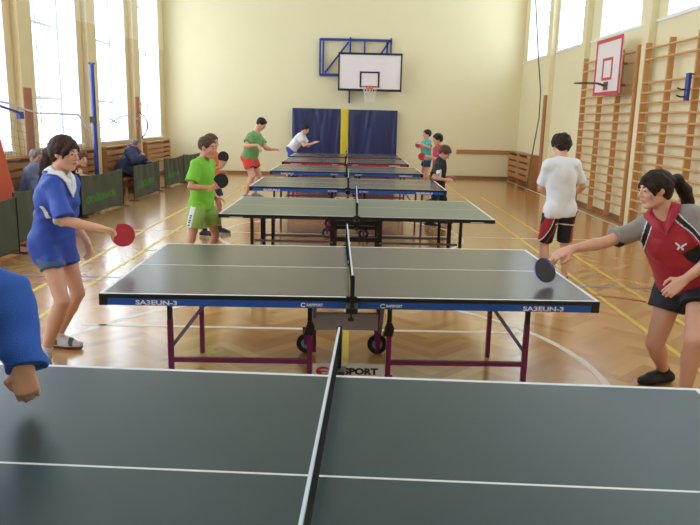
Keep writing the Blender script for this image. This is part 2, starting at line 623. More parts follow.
def table(label, x, y, rz, top, apron_m, style, model):
    t = thing('table_tennis_table', label, 'table', (x, y, 0), rz, 'table tennis tables')
    for s in (-1, 1):
        half_top(s).build('tabletop_half', [top, M_LINE, M_BLACK], t)
        b = MB()
        a0, a1 = sorted((0.03 * s, 1.325 * s))
        za, zb = ZT - 0.064, ZT - 0.0245
        if style == 'frame':
            za = ZT - 0.038
        for yy in (-1, 1):
            y0, y1 = sorted((yy * W2 * 0.998, yy * (W2 - 0.03)))
            b.box((a0, y0, za), (a1, y1, zb))
        e0, e1 = sorted((1.335 * s, 1.366 * s))
        b.box((e0, -W2 + 0.045, za), (e1, W2 - 0.045, zb))
        ap = b.build('apron', apron_m, t)
        for yy in (-1, 1):
            c = MB()
            c0, c1 = sorted((1.325 * s, 1.371 * s))
            y0, y1 = sorted((yy * (W2 + 0.001), yy * (W2 - 0.045)))
            c.box((c0, y0, za - 0.002), (c1, y1, ZT - 0.002))
            c.build('corner_cap', M_BLACK, t, bevel=0.004)
        if style == 'rollaway':
            zl = (za + zb) / 2 - 0.002
            for yy in (-1, 1):
                yf = yy * (W2 * 0.998 + 0.0006)
                put_text('lettering', model, 0.034, M_WHITE, ap, (1.06 * s, yf, zl - 0.002), (-yy, 0, 0), (0, 0, 1), width=0.225)
                xr = (0.235 if s > 0 else -0.20) * -yy
                put_text('lettering', 'RAPSPORT', 0.021, M_WHITE, ap, (xr if (xr > 0) == (s > 0) else -xr, yf, zl), (-yy, 0, 0), (0, 0, 1), width=0.088)
                r = MB()
                cx = (xr if (xr > 0) == (s > 0) else -xr) + yy * 0.062
                pts = [(cx + 0.0105 * math.cos(q) * 1.25, yf, zl + 0.0105 * math.sin(q)) for q in [math.radians(40 + k * 28) for k in range(11)]]
                r.tube(pts, 0.0028, 6)
                r.build('emblem', M_WHITE, ap)
        else:
            for yy in (-1, 1):
                r = MB()
                y0, y1 = sorted((yy * W2 * 0.998, yy * (W2 + 0.0005)))
                c0, c1 = sorted((1.13 * s, 1.26 * s))
                r.box((c0, y0, za + 0.004), (c1, y1, zb - 0.002))
                r.build('sticker', M_SILV, ap)
    if style == 'rollaway':
        for s in (-1, 1):
            for yy in (-0.49, 0.47):
                # outer leg with its black sleeve, inner leg with knuckle
                b = MB()
                b.bar((1.055 * s, yy, 0.0), (1.055 * s, yy, 0.54), 0.03, 0.03, up=(0, 1, 0))
                lg = b.build('leg', M_PURPLE, t)
                b = MB()
                b.bar((1.055 * s, yy, 0.54), (1.055 * s, yy, 0.70), 0.026, 0.026, up=(0, 1, 0))
                b.build('upper_sleeve', M_BLACK, lg)
                xi = 0.235 * s
                b = MB()
                b.bar((xi, yy, 0.02), (xi, yy, 0.48), 0.03, 0.03, up=(0, 1, 0))
                lg = b.build('leg', M_PURPLE, t)
                b = MB()
                b.bar((xi, yy, 0.48), (xi, yy, 0.70), 0.026, 0.026, up=(0, 1, 0))
                b.prism([(-0.035, -0.03), (0.02, -0.03), (0.03, 0.02), (0.012, 0.055), (-0.012, 0.055)], (xi, yy - 0.022, 0.49), (1, 0, 0), (0, 0, 1), (0, 1, 0), 0.044)
                b.build('knuckle', M_BLACK, lg)
            # stretcher and brace in the near and far leg planes
            b = MB()
            b.bar((0.22 * s, -0.49, 0.292), (1.055 * s, -0.49, 0.292), 0.026, 0.026)
            b.build('stretcher', M_PURPLE, t)
            b = MB()
            b.bar((1.05 * s, -0.47, 0.37), (0.80 * s, -0.47, 0.70), 0.026, 0.02)
            b.build('brace', M_LAV, t)
            b = MB()
            b.bar((0.20 * s, -0.47, 0.68), (0.245 * s, 0.40, 0.20), 0.022, 0.022)
            b.build('brace', M_LAV, t)
            b = MB()
            b.bar((1.055 * s, -0.49, 0.685), (1.055 * s, 0.47, 0.685), 0.025, 0.025)
            b.build('cross_rail', M_PURPLE, t)
            for yy in (-0.49, 0.47):
                b = MB()
                b.bar((0.12 * s, yy, 0.688), (1.2 * s, yy, 0.688), 0.02, 0.02)
                b.build('top_rail', M_PURPLE, t)
            # castor wheels on the far inner legs and near inner legs
            for yy in (0.47, -0.49):
                xw = -0.292 if s < 0 else 0.235
                yw = yy + 0.035 if yy > 0 else yy + 0.04
                b = MB()
                b.tube([(xw, yw - 0.013, 0.075), (xw, yw + 0.013, 0.075)], 0.074, 24)
                wh = b.build('wheel', M_RUBBERT, t)
                b = MB()
                b.tube([(xw, yw - 0.015, 0.075), (xw, yw + 0.015, 0.075)], 0.040, 20)
                b.build('hub', M_HUB, wh)
                b = MB()
                b.prism([(-0.016, -0.01), (0.016, -0.01), (0.03, 0.13), (-0.03, 0.13)], (xw, yw - 0.026, 0.075), (1, 0, 0), (0, 0, 1), (0, 1, 0), 0.008)
                b.build('wheel_fork', M_PURPLE, t)
        b = MB()
        b.box((-0.235, -0.02, 0.34), (0.20, 0.02, 0.455))
        b.build('cross_panel', M_GREYM, t, bevel=0.004)
        b = MB()
        b.box((-0.215, -0.512, 0.14), (0.215, -0.50, 0.285))
        sg = b.build('sign_board', M_SIGN, t)
        put_text('lettering', 'RAPSPORT'[3:], 0.054, M_INK, sg, (0.072, -0.5128, 0.238), (1, 0, 0), (0, 0, 1), width=0.205, weight=0.05)
        e = MB()
        cx, cz = -0.150, 0.240
        pts = [(cx + 0.038 * math.cos(q), -0.5135, cz + 0.022 * math.sin(q)) for q in [math.radians(25 + k * 26) for k in range(12)]]
        e.tube(pts, [0.004 + 0.005 * math.sin(PI * k / 11) for k in range(12)], 8)
        e.box((cx - 0.03, -0.5135, cz - 0.006), (cx + 0.025, -0.5125, cz + 0.002))
        e.box((cx - 0.03, -0.5135, cz - 0.022), (cx - 0.012, -0.5125, cz + 0.002))
        e.build('emblem', M_REDINK, sg)
    else:
        for s in (-1, 1):
            for xx in (1.09, 0.965):
                for yy in (-0.40, 0.40):
                    b = MB()
                    b.bar((xx * s, yy, 0), (xx * s, yy, 0.71), 0.032, 0.032, up=(0, 1, 0))
                    b.build('leg', M_BLACKM, t)
            for yy, zz, mm in ((-0.42, 0.44, M_GREYBAR), (0.40, 0.36, M_GREYBAR)):
                b = MB()
                b.bar((0.24 * s, yy, zz), (1.06 * s, yy, zz), 0.022, 0.022)
                b.build('stretcher', mm, t)
            b = MB()
            b.bar((0.95 * s, -0.40, 0.5), (1.07 * s, 0.0, 0.2), 0.022, 0.022)
            b.build('brace', M_GREYBAR, t)
        for yy in (-0.41, 0.41):
            b = MB()
            for xx in (-0.245, 0.245):
                b.bar((xx, yy, 0.06), (xx, yy, 0.70), 0.05, 0.035, up=(0, 1, 0))
            for zz in (0.47, 0.645):
                b.bar((-0.22, yy, zz), (0.22, yy, zz), 0.035, 0.045)
            fr = b.build('undercarriage', M_BLACKM, t)
            if yy < 0:
                c = MB()
                c.box((-0.16, yy - 0.022, 0.672), (0.16, yy - 0.018, 0.712))
                c.build('sticker', M_SILV, fr)
            for xx in (-0.245, 0.245):
                b = MB()
                b.tube([(xx - 0.015, yy, 0.045), (xx + 0.015, yy, 0.045)], 0.044, 18)
                b.build('wheel', M_RUBBERT, t)
    return t


def net(label, x, y, rz):
    t = thing('table_tennis_net', label, 'net', (x, y, ZT), rz, 'table tennis nets')
    h, hy = 0.1525, 0.9
    b = MB()
    for k in range(121):
        yy = -hy + 0.02 + (2 * hy - 0.04) * k / 120
        b.box((-0.0006, yy - 0.0007, 0.006), (0.0006, yy + 0.0007, h - 0.012))
    for k in range(11):
        zz = 0.008 + (h - 0.024) * k / 10
        b.box((-0.0006, -hy + 0.02, zz - 0.0007), (0.0006, hy - 0.02, zz + 0.0007))
    b.build('netting', M_NET, t)
    b = MB()
    b.box((-0.004, -hy + 0.01, h - 0.014), (0.004, hy - 0.01, h))
    b.build('top_tape', M_TAPE, t)
    for s in (-1, 1):
        b = MB()
        b.bar((0, s * hy, -0.03), (0, s * hy, h + 0.004), 0.022, 0.022, up=(0, 1, 0))
        p = b.build('post', M_BLACK, t, bevel=0.003)
        b = MB()
        y0, y1 = sorted((s * (W2 + 0.006), s * (hy + 0.02)))
        b.box((-0.03, y0, -0.045), (0.03, y1, -0.02))
        y0, y1 = sorted((s * (W2 - 0.1), s * (W2 + 0.03)))
        b.box((-0.03, y0, -0.085), (0.03, y1, -0.068))
        y0, y1 = sorted((s * (W2 + 0.004), s * (W2 + 0.03)))
        b.box((-0.03, y0, -0.085), (0.03, y1, 0.012))
        b.build('clamp', M_BLACK, p, bevel=0.003)
        b = MB()
        b.tube([(0, s * (W2 - 0.03), -0.13), (0, s * (W2 - 0.03), -0.07)], 0.006, 8)
        b.tube([(0, s * (W2 - 0.03), -0.14), (0, s * (W2 - 0.03), -0.125)], 0.018, 12)
        b.build('screw', M_BLACKM, p)
    return t


MODEL = 'SA3EUN-3'
TAB = [('dark blue-green table filling the foreground, cut off by the picture edge', -0.085, 1.746, -2.2, M_TOPG, M_BLUE, 'rollaway', 'net on the dark blue-green foreground table'),
       ('grey table with blue apron and purple legs beside the girl in the red shirt', -0.006, 4.439, 1.4, M_TOPK, M_BLUE, 'rollaway', 'net on the large grey table with purple legs'),
       ('pale green table on a black metal frame with black edges', 0.058, 7.588, -0.1, M_TOPL, M_BLACK, 'frame', 'net on the pale green table with black frame'),
       ('blue-edged table behind the pale green one, beside the boy in black', -0.05, 10.40, 0.05, M_TOPK, M_BLUE, 'rollaway', 'net on the blue-edged table beside the boy in black'),
       ('farther small blue-edged table, in front of the two red-edged ones', -0.10, 13.25, 0, M_TOPK, M_BLUE, 'rollaway', 'net on the blue-edged table just before the red-edged ones'),
       ('nearer of the two red-edged tables in front of the navy wall mats', -0.15, 15.85, 0, M_TOPK, M_RED, 'rollaway', 'net on the nearer red-edged table'),
       ('last red-edged table in the row, closest to the navy wall mats', -0.16, 18.0, 0, M_TOPK, M_RED, 'rollaway', 'net on the last red-edged table before the navy mats')]
for lb, x, y, rz, tm, am, st, nl in TAB:
    table(lb, x, y, math.radians(rz), tm, am, st, MODEL)
    net(nl, x + (0.014 if y < 3 else 0), y, math.radians(rz))


# ------------------------------------------------------------------ back wall: hoop and wall mats
t = thing('basketball_hoop', 'white basketball backboard with black border on a blue frame on the back wall', 'basketball hoop', (0.0, YB, 0))
yb = -0.42
b = MB(); b.box((-0.445, yb, 2.47), (1.335, yb + 0.03, 3.49)); bb = b.build('backboard', M_BBOARD, t)
b = MB()
for lo, hi in (((-0.46, 2.455), (1.35, 2.52)), ((-0.46, 3.45), (1.35, 3.51)), ((-0.46, 2.52), (-0.415, 3.45)), ((1.305, 2.52), (1.35, 3.45))):
    b.box((lo[0], yb - 0.012, lo[1]), (hi[0], yb - 0.001, hi[1]))
b.build('border', M_INK, bb)
b = MB()
for lo, hi in (((0.155, 2.56), (0.72, 2.605)), ((0.155, 2.955), (0.72, 3.0)), ((0.155, 2.605), (0.205, 2.955)), ((0.67, 2.605), (0.72, 2.955))):
    b.box((lo[0], yb - 0.012, lo[1]), (hi[0], yb - 0.001, hi[1]))
b.build('target_square', M_INK, bb)
rc_ = (0.44, yb - 0.16 - 0.225, 2.575)
b = MB()
b.tube([(rc_[0] + 0.225 * math.cos(q), rc_[1] + 0.225 * math.sin(q), rc_[2]) for q in [2 * PI * k / 32 for k in range(32)]], 0.011, 8, closed=True)
b.box((rc_[0] - 0.1, yb - 0.17, rc_[2] - 0.02), (rc_[0] + 0.1, yb - 0.012, rc_[2] + 0.015))
b.box((rc_[0] - 0.1, yb - 0.03, rc_[2] - 0.12), (rc_[0] + 0.1, yb - 0.012, rc_[2] + 0.02))
b.build('rim', M_RIM, t)
b = MB()
nn = 14
for k in range(nn):
    for sg in (-1, 1):
        pts = []
        for j in range(7):
            f = j / 6
            q = 2 * PI * (k + sg * f * 2.0) / nn
            r = 0.22 - 0.1 * f ** 0.7
            pts.append((rc_[0] + r * math.cos(q), rc_[1] + r * math.sin(q), rc_[2] - 0.43 * f))
        b.tube(pts, 0.0036, 5)
b.build('net', M_WHITE, t)
b = MB()
for a, c, w_ in (((-0.99, 2.9), (-0.99, 3.9), 0.06), ((1.03, 2.9), (1.03, 3.95), 0.05), ((-1.0, 3.88), (1.05, 3.88), 0.07), ((-1.0, 2.9), (1.05, 2.9), 0.08),
                 ((-0.13, 2.12), (-0.13, 3.95), 0.12), ((0.28, 2.9), (0.28, 3.88), 0.08), ((-0.9, 2.95), (-0.9, 3.85), 0.03), ((-0.85, 2.95), (-0.18, 3.82), 0.03),
                 ((0.35, 2.95), (0.98, 3.85), 0.03), ((0.92, 2.95), (0.92, 3.85), 0.03)):
    b.bar((a[0], -0.1, a[1]), (c[0], -0.1, c[1]), 0.05, w_, up=(0, 1, 0) if abs(a[0] - c[0]) < abs(a[1] - c[1]) * 2 else (0, 0, 1))
for x_, z_ in ((-0.15, 3.4), (0.28, 3.4), (-0.15, 2.7), (0.9, 3.4), (0.9, 2.7)):
    b.bar((x_, yb + 0.03, z_), (x_, -0.1, z_), 0.05, 0.05)
for x_ in (-0.99, 1.03, -0.15):
    b.bar((x_, -0.1, 3.3), (x_, 0, 3.3), 0.06, 0.06)
b.build('support_frame', M_FBLUE, t)


def vinyl_pad(name, label, cat, x0, x1, z0, z1, y0, y1, m_, folds, group=None):
    """upright pad with gathered, creased front"""
    b = MB()
    rr = random.Random(int(abs(x0) * 100))
    cr = [(rr.uniform(x0, x1), rr.uniform(0.3, 1), rr.uniform(-0.5, 0.5)) for _ in range(folds)]

    def fn(u, v):
        x = x0 + (x1 - x0) * u
        z = z0 + (z1 - z0) * v
        e = min(u, 1 - u, v, 1 - v)
        bulge = min(1, e * 12) ** 0.5
        d = 0
        for cx, a, sl in cr:
            d += 0.035 * a * math.exp(-((x - cx - sl * (z - z0) * 0.4) / 0.075) ** 2)
        return (x, y0 + 0.03 * (1 - bulge) + d * bulge, z)
    b.grid(fn, 60, 50)
    b.box((x0 + 0.01, y0 + 0.04, z0 + 0.01), (x1 - 0.01, y1, z1 - 0.01))
    o = b.build(name, m_)
    return tag(o, label, cat, group)


vinyl_pad('wall_pad', 'navy vinyl wall mat behind the boy in white, left of the yellow strip', 'wall mat', -1.77, -0.37, 0.08, 1.95, YB - 0.24, YB - 0.03, M_NAVY, 9, 'navy wall mats')
vinyl_pad('wall_pad', 'navy vinyl wall mat to the right of the yellow strip', 'wall mat', -0.13, 1.28, 0.08, 1.94, YB - 0.24, YB - 0.03, M_NAVY, 9, 'navy wall mats')
vinyl_pad('wall_pad_strip', 'narrow yellow padded strip between the two navy wall mats', 'wall mat', -0.36, -0.14, 0.08, 1.95, YB - 0.25, YB - 0.03, M_YELLOW, 2)


# ------------------------------------------------------------------ right wall
def wall_bars(label, y_posts, z1, gap_rows):
    t = thing('wall_bars', label, 'wall bars', (XR, (y_posts[0] + y_posts[-1]) / 2, 0), 0, 'wooden wall bars')
    yc = (y_posts[0] + y_posts[-1]) / 2
    for y in y_posts:
        b = MB()
        b.box((-0.17, y - yc - 0.022, 0.05), (-0.075, y - yc + 0.022, z1))
        b.build('post', M_BARS, t, bevel=0.006)
    zs = [z1 - 0.10, z1 - 0.27] + [z1 - 0.27 - 0.36 - 0.158 * k for k in range(14)]
    for i in range(len(y_posts) - 1):
        a, c = sorted((y_posts[i] - yc, y_posts[i + 1] - yc))
        for z in zs:
            if z < 0.1:
                continue
            b = MB()
            xx = -0.155
            b.tube([(xx, a + 0.02, z), (xx, c - 0.02, z)], 0.019, 10)
            b.build('rung', M_RUNG, t)
    return t


wall_bars('wall bars behind the small red-framed hoop on the right wall', [14.75, 13.75, 12.82, 12.04], 3.0, 0)
wall_bars('wall bars behind the girl in the red shirt, nearer stretch of the right wall', [11.68, 10.82, 9.93, 9.0], 3.0, 0)
# radiators behind low slatted covers
def cover(name, label, side, y0, y1, z0, z1, depth, rows, group):
    t = thing(name, label, 'radiator cover', (XL if side == 'left' else XR, (y0 + y1) / 2, 0), 0, group)
    sg = 1 if side == 'left' else -1
    h = (y1 - y0) / 2
    x0, x1 = sorted((0.03 * sg, depth * sg))
    for yy in (-h, h - 0.05) if h < 1.2 else (-h, -0.03, h - 0.05):
        b = MB(); b.box((x0, yy, 0.0), (x1, yy + 0.05, z1 - 0.03)); b.build('upright', M_COVER, t)
    b = MB(); b.box((x0, -h, z1 - 0.03), (x1 + (0.02 if sg > 0 else 0), h, z1)); b.build('top_board', M_COVER, t)
    p = (z1 - 0.05 - z0) / rows
    for k in range(rows):
        b = MB()
        xa, xb = sorted(((depth + 0.001) * sg, (depth + 0.02) * sg))
        b.box((xa, -h, z0 + p * k), (xb, h, z0 + p * k + p * 0.72))
        b.build('slat', M_COVER, t)
    return t


cover('radiator_cover', 'low wooden slatted radiator cover in the far right corner', 'right', 18.15, 20.7, 0.16, 0.86, 0.24, 4, 'slatted radiator covers')
cover('radiator_cover', 'wooden slatted cover below the far left corner window, right of the man in navy', 'left', 18.1, 20.4, 0.42, 0.98, 0.2, 4, 'slatted radiator covers')
cover('radiator_cover', 'wooden slatted cover directly behind the man in the navy jacket', 'left', 15.1, 17.5, 0.42, 0.98, 0.2, 4, 'slatted radiator covers')
cover('radiator_cover', 'wooden slatted cover behind the spectator in black and pale green', 'left', 12.1, 14.5, 0.42, 0.98, 0.2, 4, 'slatted radiator covers')
cover('radiator_cover', 'wooden slatted cover beside the orange mat at the left edge', 'left', 9.2, 11.55, 0.42, 0.98, 0.2, 4, 'slatted radiator covers')


def board(label, side, y, w_, z0, z1):
    x = XL + 0.12 if side == 'left' else XR - 0.12
    b = MB()
    x0, x1 = (x + 0.001, x + 0.03) if side == 'left' else (x - 0.03, x - 0.001)
    b.box((x0, y - w_ / 2, z0), (x1, y + w_ / 2, z1))
    return tag(b.build('protective_board', M_BOARD, bevel=0.003), label, 'board', 'brown pilaster boards')


board('brown upright board on the left wall above the man in grey', 'left', 11.74, 0.24, 0.02, 2.08)
board('brown upright board on the left wall between the far two windows', 'left', 17.66, 0.24, 0.02, 2.1)
board('brown upright board on the right wall by the climbing rope', 'right', 17.6, 0.24, 0.02, 2.36)

# small practice hoop in front of the wall bars
t = thing('practice_hoop', 'small white backboard with red frame and rim on the right wall', 'basketball hoop', (4.5, 12.8, -0.03))
b = MB(); b.box((-0.012, -0.62, 2.26), (0.012, 0.62, 3.20)); bb = b.build('backboard', M_BBOARD, t)
b = MB()
for lo, hi in (((-0.635, 2.24), (0.635, 2.30)), ((-0.635, 3.16), (0.635, 3.22)), ((-0.635, 2.30), (-0.575, 3.16)), ((0.575, 2.30), (0.635, 3.16))):
    b.box((-0.022, lo[0], lo[1]), (-0.0125, hi[0], hi[1]))
b.build('border', M_REDF, bb)
b = MB()
for lo, hi in (((-0.24, 2.50), (0.24, 2.545)), ((-0.24, 2.84), (0.24, 2.885)), ((-0.24, 2.545), (-0.195, 2.84)), ((0.195, 2.545), (0.24, 2.84))):
    b.box((-0.022, lo[0], lo[1]), (-0.0125, hi[0], hi[1]))
b.build('target_square', M_REDF, bb)
b = MB()
b.tube([(-0.36 + 0.21 * math.cos(q), 0.21 * math.sin(q), 2.44) for q in [2 * PI * k / 28 for k in range(28)]], 0.010, 8, closed=True)
b.bar((-0.16, -0.05, 2.44), (-0.02, -0.08, 2.40), 0.02, 0.02)
b.bar((-0.16, 0.05, 2.44), (-0.02, 0.08, 2.40), 0.02, 0.02)
b.box((-0.03, -0.09, 2.33), (-0.0125, 0.09, 2.47))
b.build('rim', M_BROWNRIM, t)
b = MB()
for yy in (-0.4, 0.4):
    for zz in (2.37, 2.73):
        b.bar((0.012, yy, zz + 0.03), (0.175, yy, zz + 0.03), 0.04, 0.04)
b.build('bracket', M_BOARD, t)

# blue rack hung on the nearer wall bars
t = thing('hook_rack', 'small blue rack with dark hooks hung on the nearer wall bars', 'rack', (4.58, 9.86, 0))
b = MB(); b.box((-0.02, -0.05, 2.05), (0.02, 0.05, 2.42)); b.build('plate', M_FBLUE, t, bevel=0.004)
for zz in (2.1, 2.2):
    b = MB(); b.tube([(-0.02, 0.0, zz), (-0.08, 0.02, zz), (-0.11, 0.06, zz + 0.02)], 0.012, 8); b.build('hook', M_BLACK, t)
b = MB(); b.bar((0.02, 0, 2.40), (0.07, 0, 2.41), 0.03, 0.02); b.build('hanger', M_BLACK, t)

# climbing rope in the far right corner
b = MB()
pr = [at(534.5, -60, Y=17.85), at(535.7, 0, Y=17.85), at(538, 50, Y=17.85), at(540.6, 92, Y=17.85), at(539, 118, Y=17.85), at(532, 155, Y=17.85), at(526.5, 188.3, Y=17.85)]
pts = []
for i in range(len(pr) - 1):
    for k in range(5):
        pts.append(pr[i] + (pr[i + 1] - pr[i]) * k / 5)
pts.append(pr[-1])
pts[0] = np.array([pts[0][0], pts[0][1], ZC - 0.01])
b.tube(pts, 0.016, 8)
tag(b.build('climbing_rope', M_ROPE), 'brown climbing rope hanging in the far right corner', 'rope')

# ------------------------------------------------------------------ left side: barriers, benches, post, ropes
def barrier(label, p0, p1, h=0.685, sag=0.035, printed=True, seed=0):
    p0, p1 = np.array(p0, float), np.array(p1, float)
    L = np.linalg.norm(p1 - p0)
    ang = math.atan2(p1[1] - p0[1], p1[0] - p0[0])
    t = thing('court_barrier', label, 'barrier', ((p0[0] + p1[0]) / 2, (p0[1] + p1[1]) / 2, 0), ang, 'olive court barriers')
    rr = random.Random(seed)
    ph = [rr.uniform(0, 6) for _ in range(6)]

    def fn(u, v, off=0.0):
        x = -L / 2 + L * u
        top = h - sag * math.sin(PI * u)
        z = 0.035 + (top - 0.035) * v
        w_ = 0.012 * math.sin(14 * u + ph[0] + 2 * v) * math.sin(PI * v) + 0.010 * math.sin(23 * u * (1 + 0.3 * v) + ph[1]) * (0.4 + 0.6 * v) + 0.02 * math.sin(PI * u) * math.sin(PI * v * 0.9)
        return (x, w_ * min(1, 12 * min(u, 1 - u)) - off, z)
    b = MB(); b.grid(fn, 60, 24)
    fb = b.build('fabric', M_OLIVE, t, solid=0.004)
    b = MB(); b.tube([fn(k / 30, 1.0) for k in range(31)], 0.010, 8); b.build('hem', M_OLIVE, fb)
    if printed:
        # faded green script printed on the cloth, as brush strokes
        b = MB()
        for k in range(9):
            u0 = 0.16 + 0.075 * k
            st = []
            hgt = 0.24 * (0.6 + 0.6 * rr.random())
            for j in range(9):
                q = j / 8
                st.append((u0 + 0.03 * math.sin(q * 5 + k), 0.26 + 0.05 * k / 8 + hgt * math.sin(q * 3.1) * (1 if k % 2 else 0.8)))
            for j in range(8):
                (ua, va), (ub, vb) = st[j], st[j + 1]
                dn = N((vb - va, -(ub - ua))) * np.array([0.016, 0.034])
                q4 = [fn(ua + dn[0], va + dn[1], 0.0055), fn(ub + dn[0], vb + dn[1], 0.0055), fn(ub - dn[0], vb - dn[1], 0.0055), fn(ua - dn[0], va - dn[1], 0.0055)]
                b.add(q4, [(0, 1, 2, 3)])
        b.build('print', M_GREENP, fb)
    for s in (-1, 1):
        b = MB(); b.tube([(s * L / 2, 0, 0.012), (s * L / 2, 0, h + 0.01)], 0.011, 10); b.build('post', M_BLACKM, t)
        b = MB(); b.tube([(s * (L / 2 - 0.02), -0.11, 0.012), (s * (L / 2 - 0.02), 0.11, 0.012)], 0.011, 8); b.build('foot', M_BLACKM, t)
    return t


BAR = [((-4.2, 6.55), (-4.05, 8.35), 'olive cloth barrier nearest the left picture edge', False), ((-4.3, 8.8), (-4.36, 10.7), 'olive cloth barrier behind the girl in blue, before the man in grey', False),
       ((-4.43, 11.35), (-4.28, 13.0), 'olive barrier with large green print beside the blue shirt girl', True), ((-4.31, 13.75), (-4.32, 15.62), 'olive barrier in front of the man in the navy jacket', True),
       ((-4.36, 16.25), (-4.28, 17.75), 'narrow-looking olive barrier second from the back wall', True), ((-4.33, 18.0), (-4.18, 19.6), 'olive barrier closest to the back wall', False)]
for i, (p0, p1, lb, pr_) in enumerate(BAR):
    barrier(lb, p0, p1, seed=i, printed=pr_)


def bench(label, y0, y1, x=-4.98, h=0.32):
    t = thing('gym_bench', label, 'bench', (x, (y0 + y1) / 2, 0), 0, 'low gym benches')
    hl = (y1 - y0) / 2
    b = MB(); b.box((-0.13, -hl, h - 0.04), (0.13, hl, h)); b.build('seat', M_BENCH, t, bevel=0.006)
    b = MB(); b.box((-0.02, -hl + 0.1, 0.10), (0.02, hl - 0.1, 0.2)); b.build('beam', M_BENCH, t)
    for yy in (-hl + 0.25, 0, hl - 0.25):
        b = MB(); b.box((-0.12, yy - 0.03, 0), (0.12, yy + 0.03, h - 0.04)); b.build('leg', M_BENCH, t)


bench('low brown bench under the man in grey and the spectator in black', 9.95, 13.3)
bench('low brown bench under the man in the navy jacket', 14.45, 17.3)

# volleyball post and its slack net along the wall
t = thing('volleyball_post', 'tall blue volleyball post standing before the left windows', 'post', (-5.12, 14.02, 0))
b = MB(); b.tube([(0, 0, 0), (0, 0, 2.62)], 0.042, 18); b.build('tube', M_FBLUE, t)
b = MB(); b.box((-0.05, -0.05, 2.62), (0.05, 0.05, 2.65)); b.build('cap', M_FBLUE, t)
b = MB(); b.box((-0.06, -0.1, 1.50), (0.06, -0.04, 1.62)); b.build('winch', M_BLACK, t)
t = thing('volleyball_net', 'slack white-taped volleyball net strung along the left wall to the blue post', 'net', (-5.1, 12.0, 0))
key = [at(-8, 100, X=-5.1), at(10, 103.5, X=-5.1), at(25, 109.5, X=-5.1), at(38, 113, X=-5.1), at(60, 113.8, X=-5.1), at(78, 114.5, X=-5.1), at(86, 125, X=-5.1), at(91, 129.5, X=-5.1)]
off = np.array([-5.1, 12.0, 0])
key = [k - off for k in key]
b = MB(); b.tube(key, 0.016, 8); b.build('top_tape', M_WROPE, t)
b = MB()
ys = np.array([k[1] for k in key]); zs = np.array([k[2] for k in key])
g0, g1 = ys[0], ys[-3] + 0.9
nv = int((g1 - g0) / 0.12)
for k in range(nv + 1):
    yy = g0 + (g1 - g0) * k / nv
    zt = np.interp(yy, ys, zs)
    b.tube([(0.02 * math.sin(k * 1.3 + j), yy + 0.01 * math.sin(j * 2 + k), zt - 0.12 * j) for j in range(8)], 0.0022, 4, cap=False)
for j in range(1, 8):
    b.tube([(0.02 * math.sin(k * 1.3 + j), g0 + (g1 - g0) * k / nv, np.interp(g0 + (g1 - g0) * k / nv, ys, zs) - 0.12 * j) for k in range(nv + 1)], 0.0022, 4, cap=False)
b.build('netting', M_GREYBAR, t)
b = MB(); b.box(tuple(at(20, 115.5, X=-5.1) - off - [0.03, 0.05, 0.05]), tuple(at(20, 115.5, X=-5.1) - off + [0.03, 0.07, 0.06])); b.build('buckle', M_FBLUE, t)
b = MB()
b.tube([tuple(at(u, v, X=-5.06) - off) for u, v in ((0, 106), (9, 109), (20, 113))], 0.018, 8)
b.build('tension_strap', M_FBLUE, t)
b = MB()
b.tube([at(u, v, X=-5.1) for u, v in ((96.5, 129), (104, 126), (112, 122), (121, 116.5), (126, 115.5), (132, 117.5), (138, 119))], 0.014, 8)
tag(b.build('tie_rope', M_WROPE), 'white rope tied from the blue post to the wall near the far windows', 'rope')
b = MB()
b.tube([at(u, v, X=-5.15) for u, v in ((139, 112), (144, 116), (147, 122), (147.5, 128), (145, 134), (142, 138))], 0.016, 8)
tag(b.build('hanging_cable', M_BLACKM), 'dark curved cable hanging before the far left corner window', 'cable')
b = MB()
b.tube([at(u, v, X=-5.62) for u, v in ((104, 115), (110, 119), (117, 123))], 0.014, 8)
b.build('window_stay', M_BLACKM, bpy.data.objects['window_2'])

# orange mat leaning on the left wall
t = thing('crash_mat', 'orange gym mat leaning upright at the left edge of the picture', 'mat', (-4.70, 9.03, 0))
b = MB()
b.prism([(0.0, 0.0), (-0.2, 0.0), (-0.56, 1.85), (-0.36, 1.85)], (0, 0.9, 0.01), (1, 0, 0), (0, 0, 1), (0, -1, 0), 1.7)
b.build('cover', M_ORANGE, t, bevel=0.03)
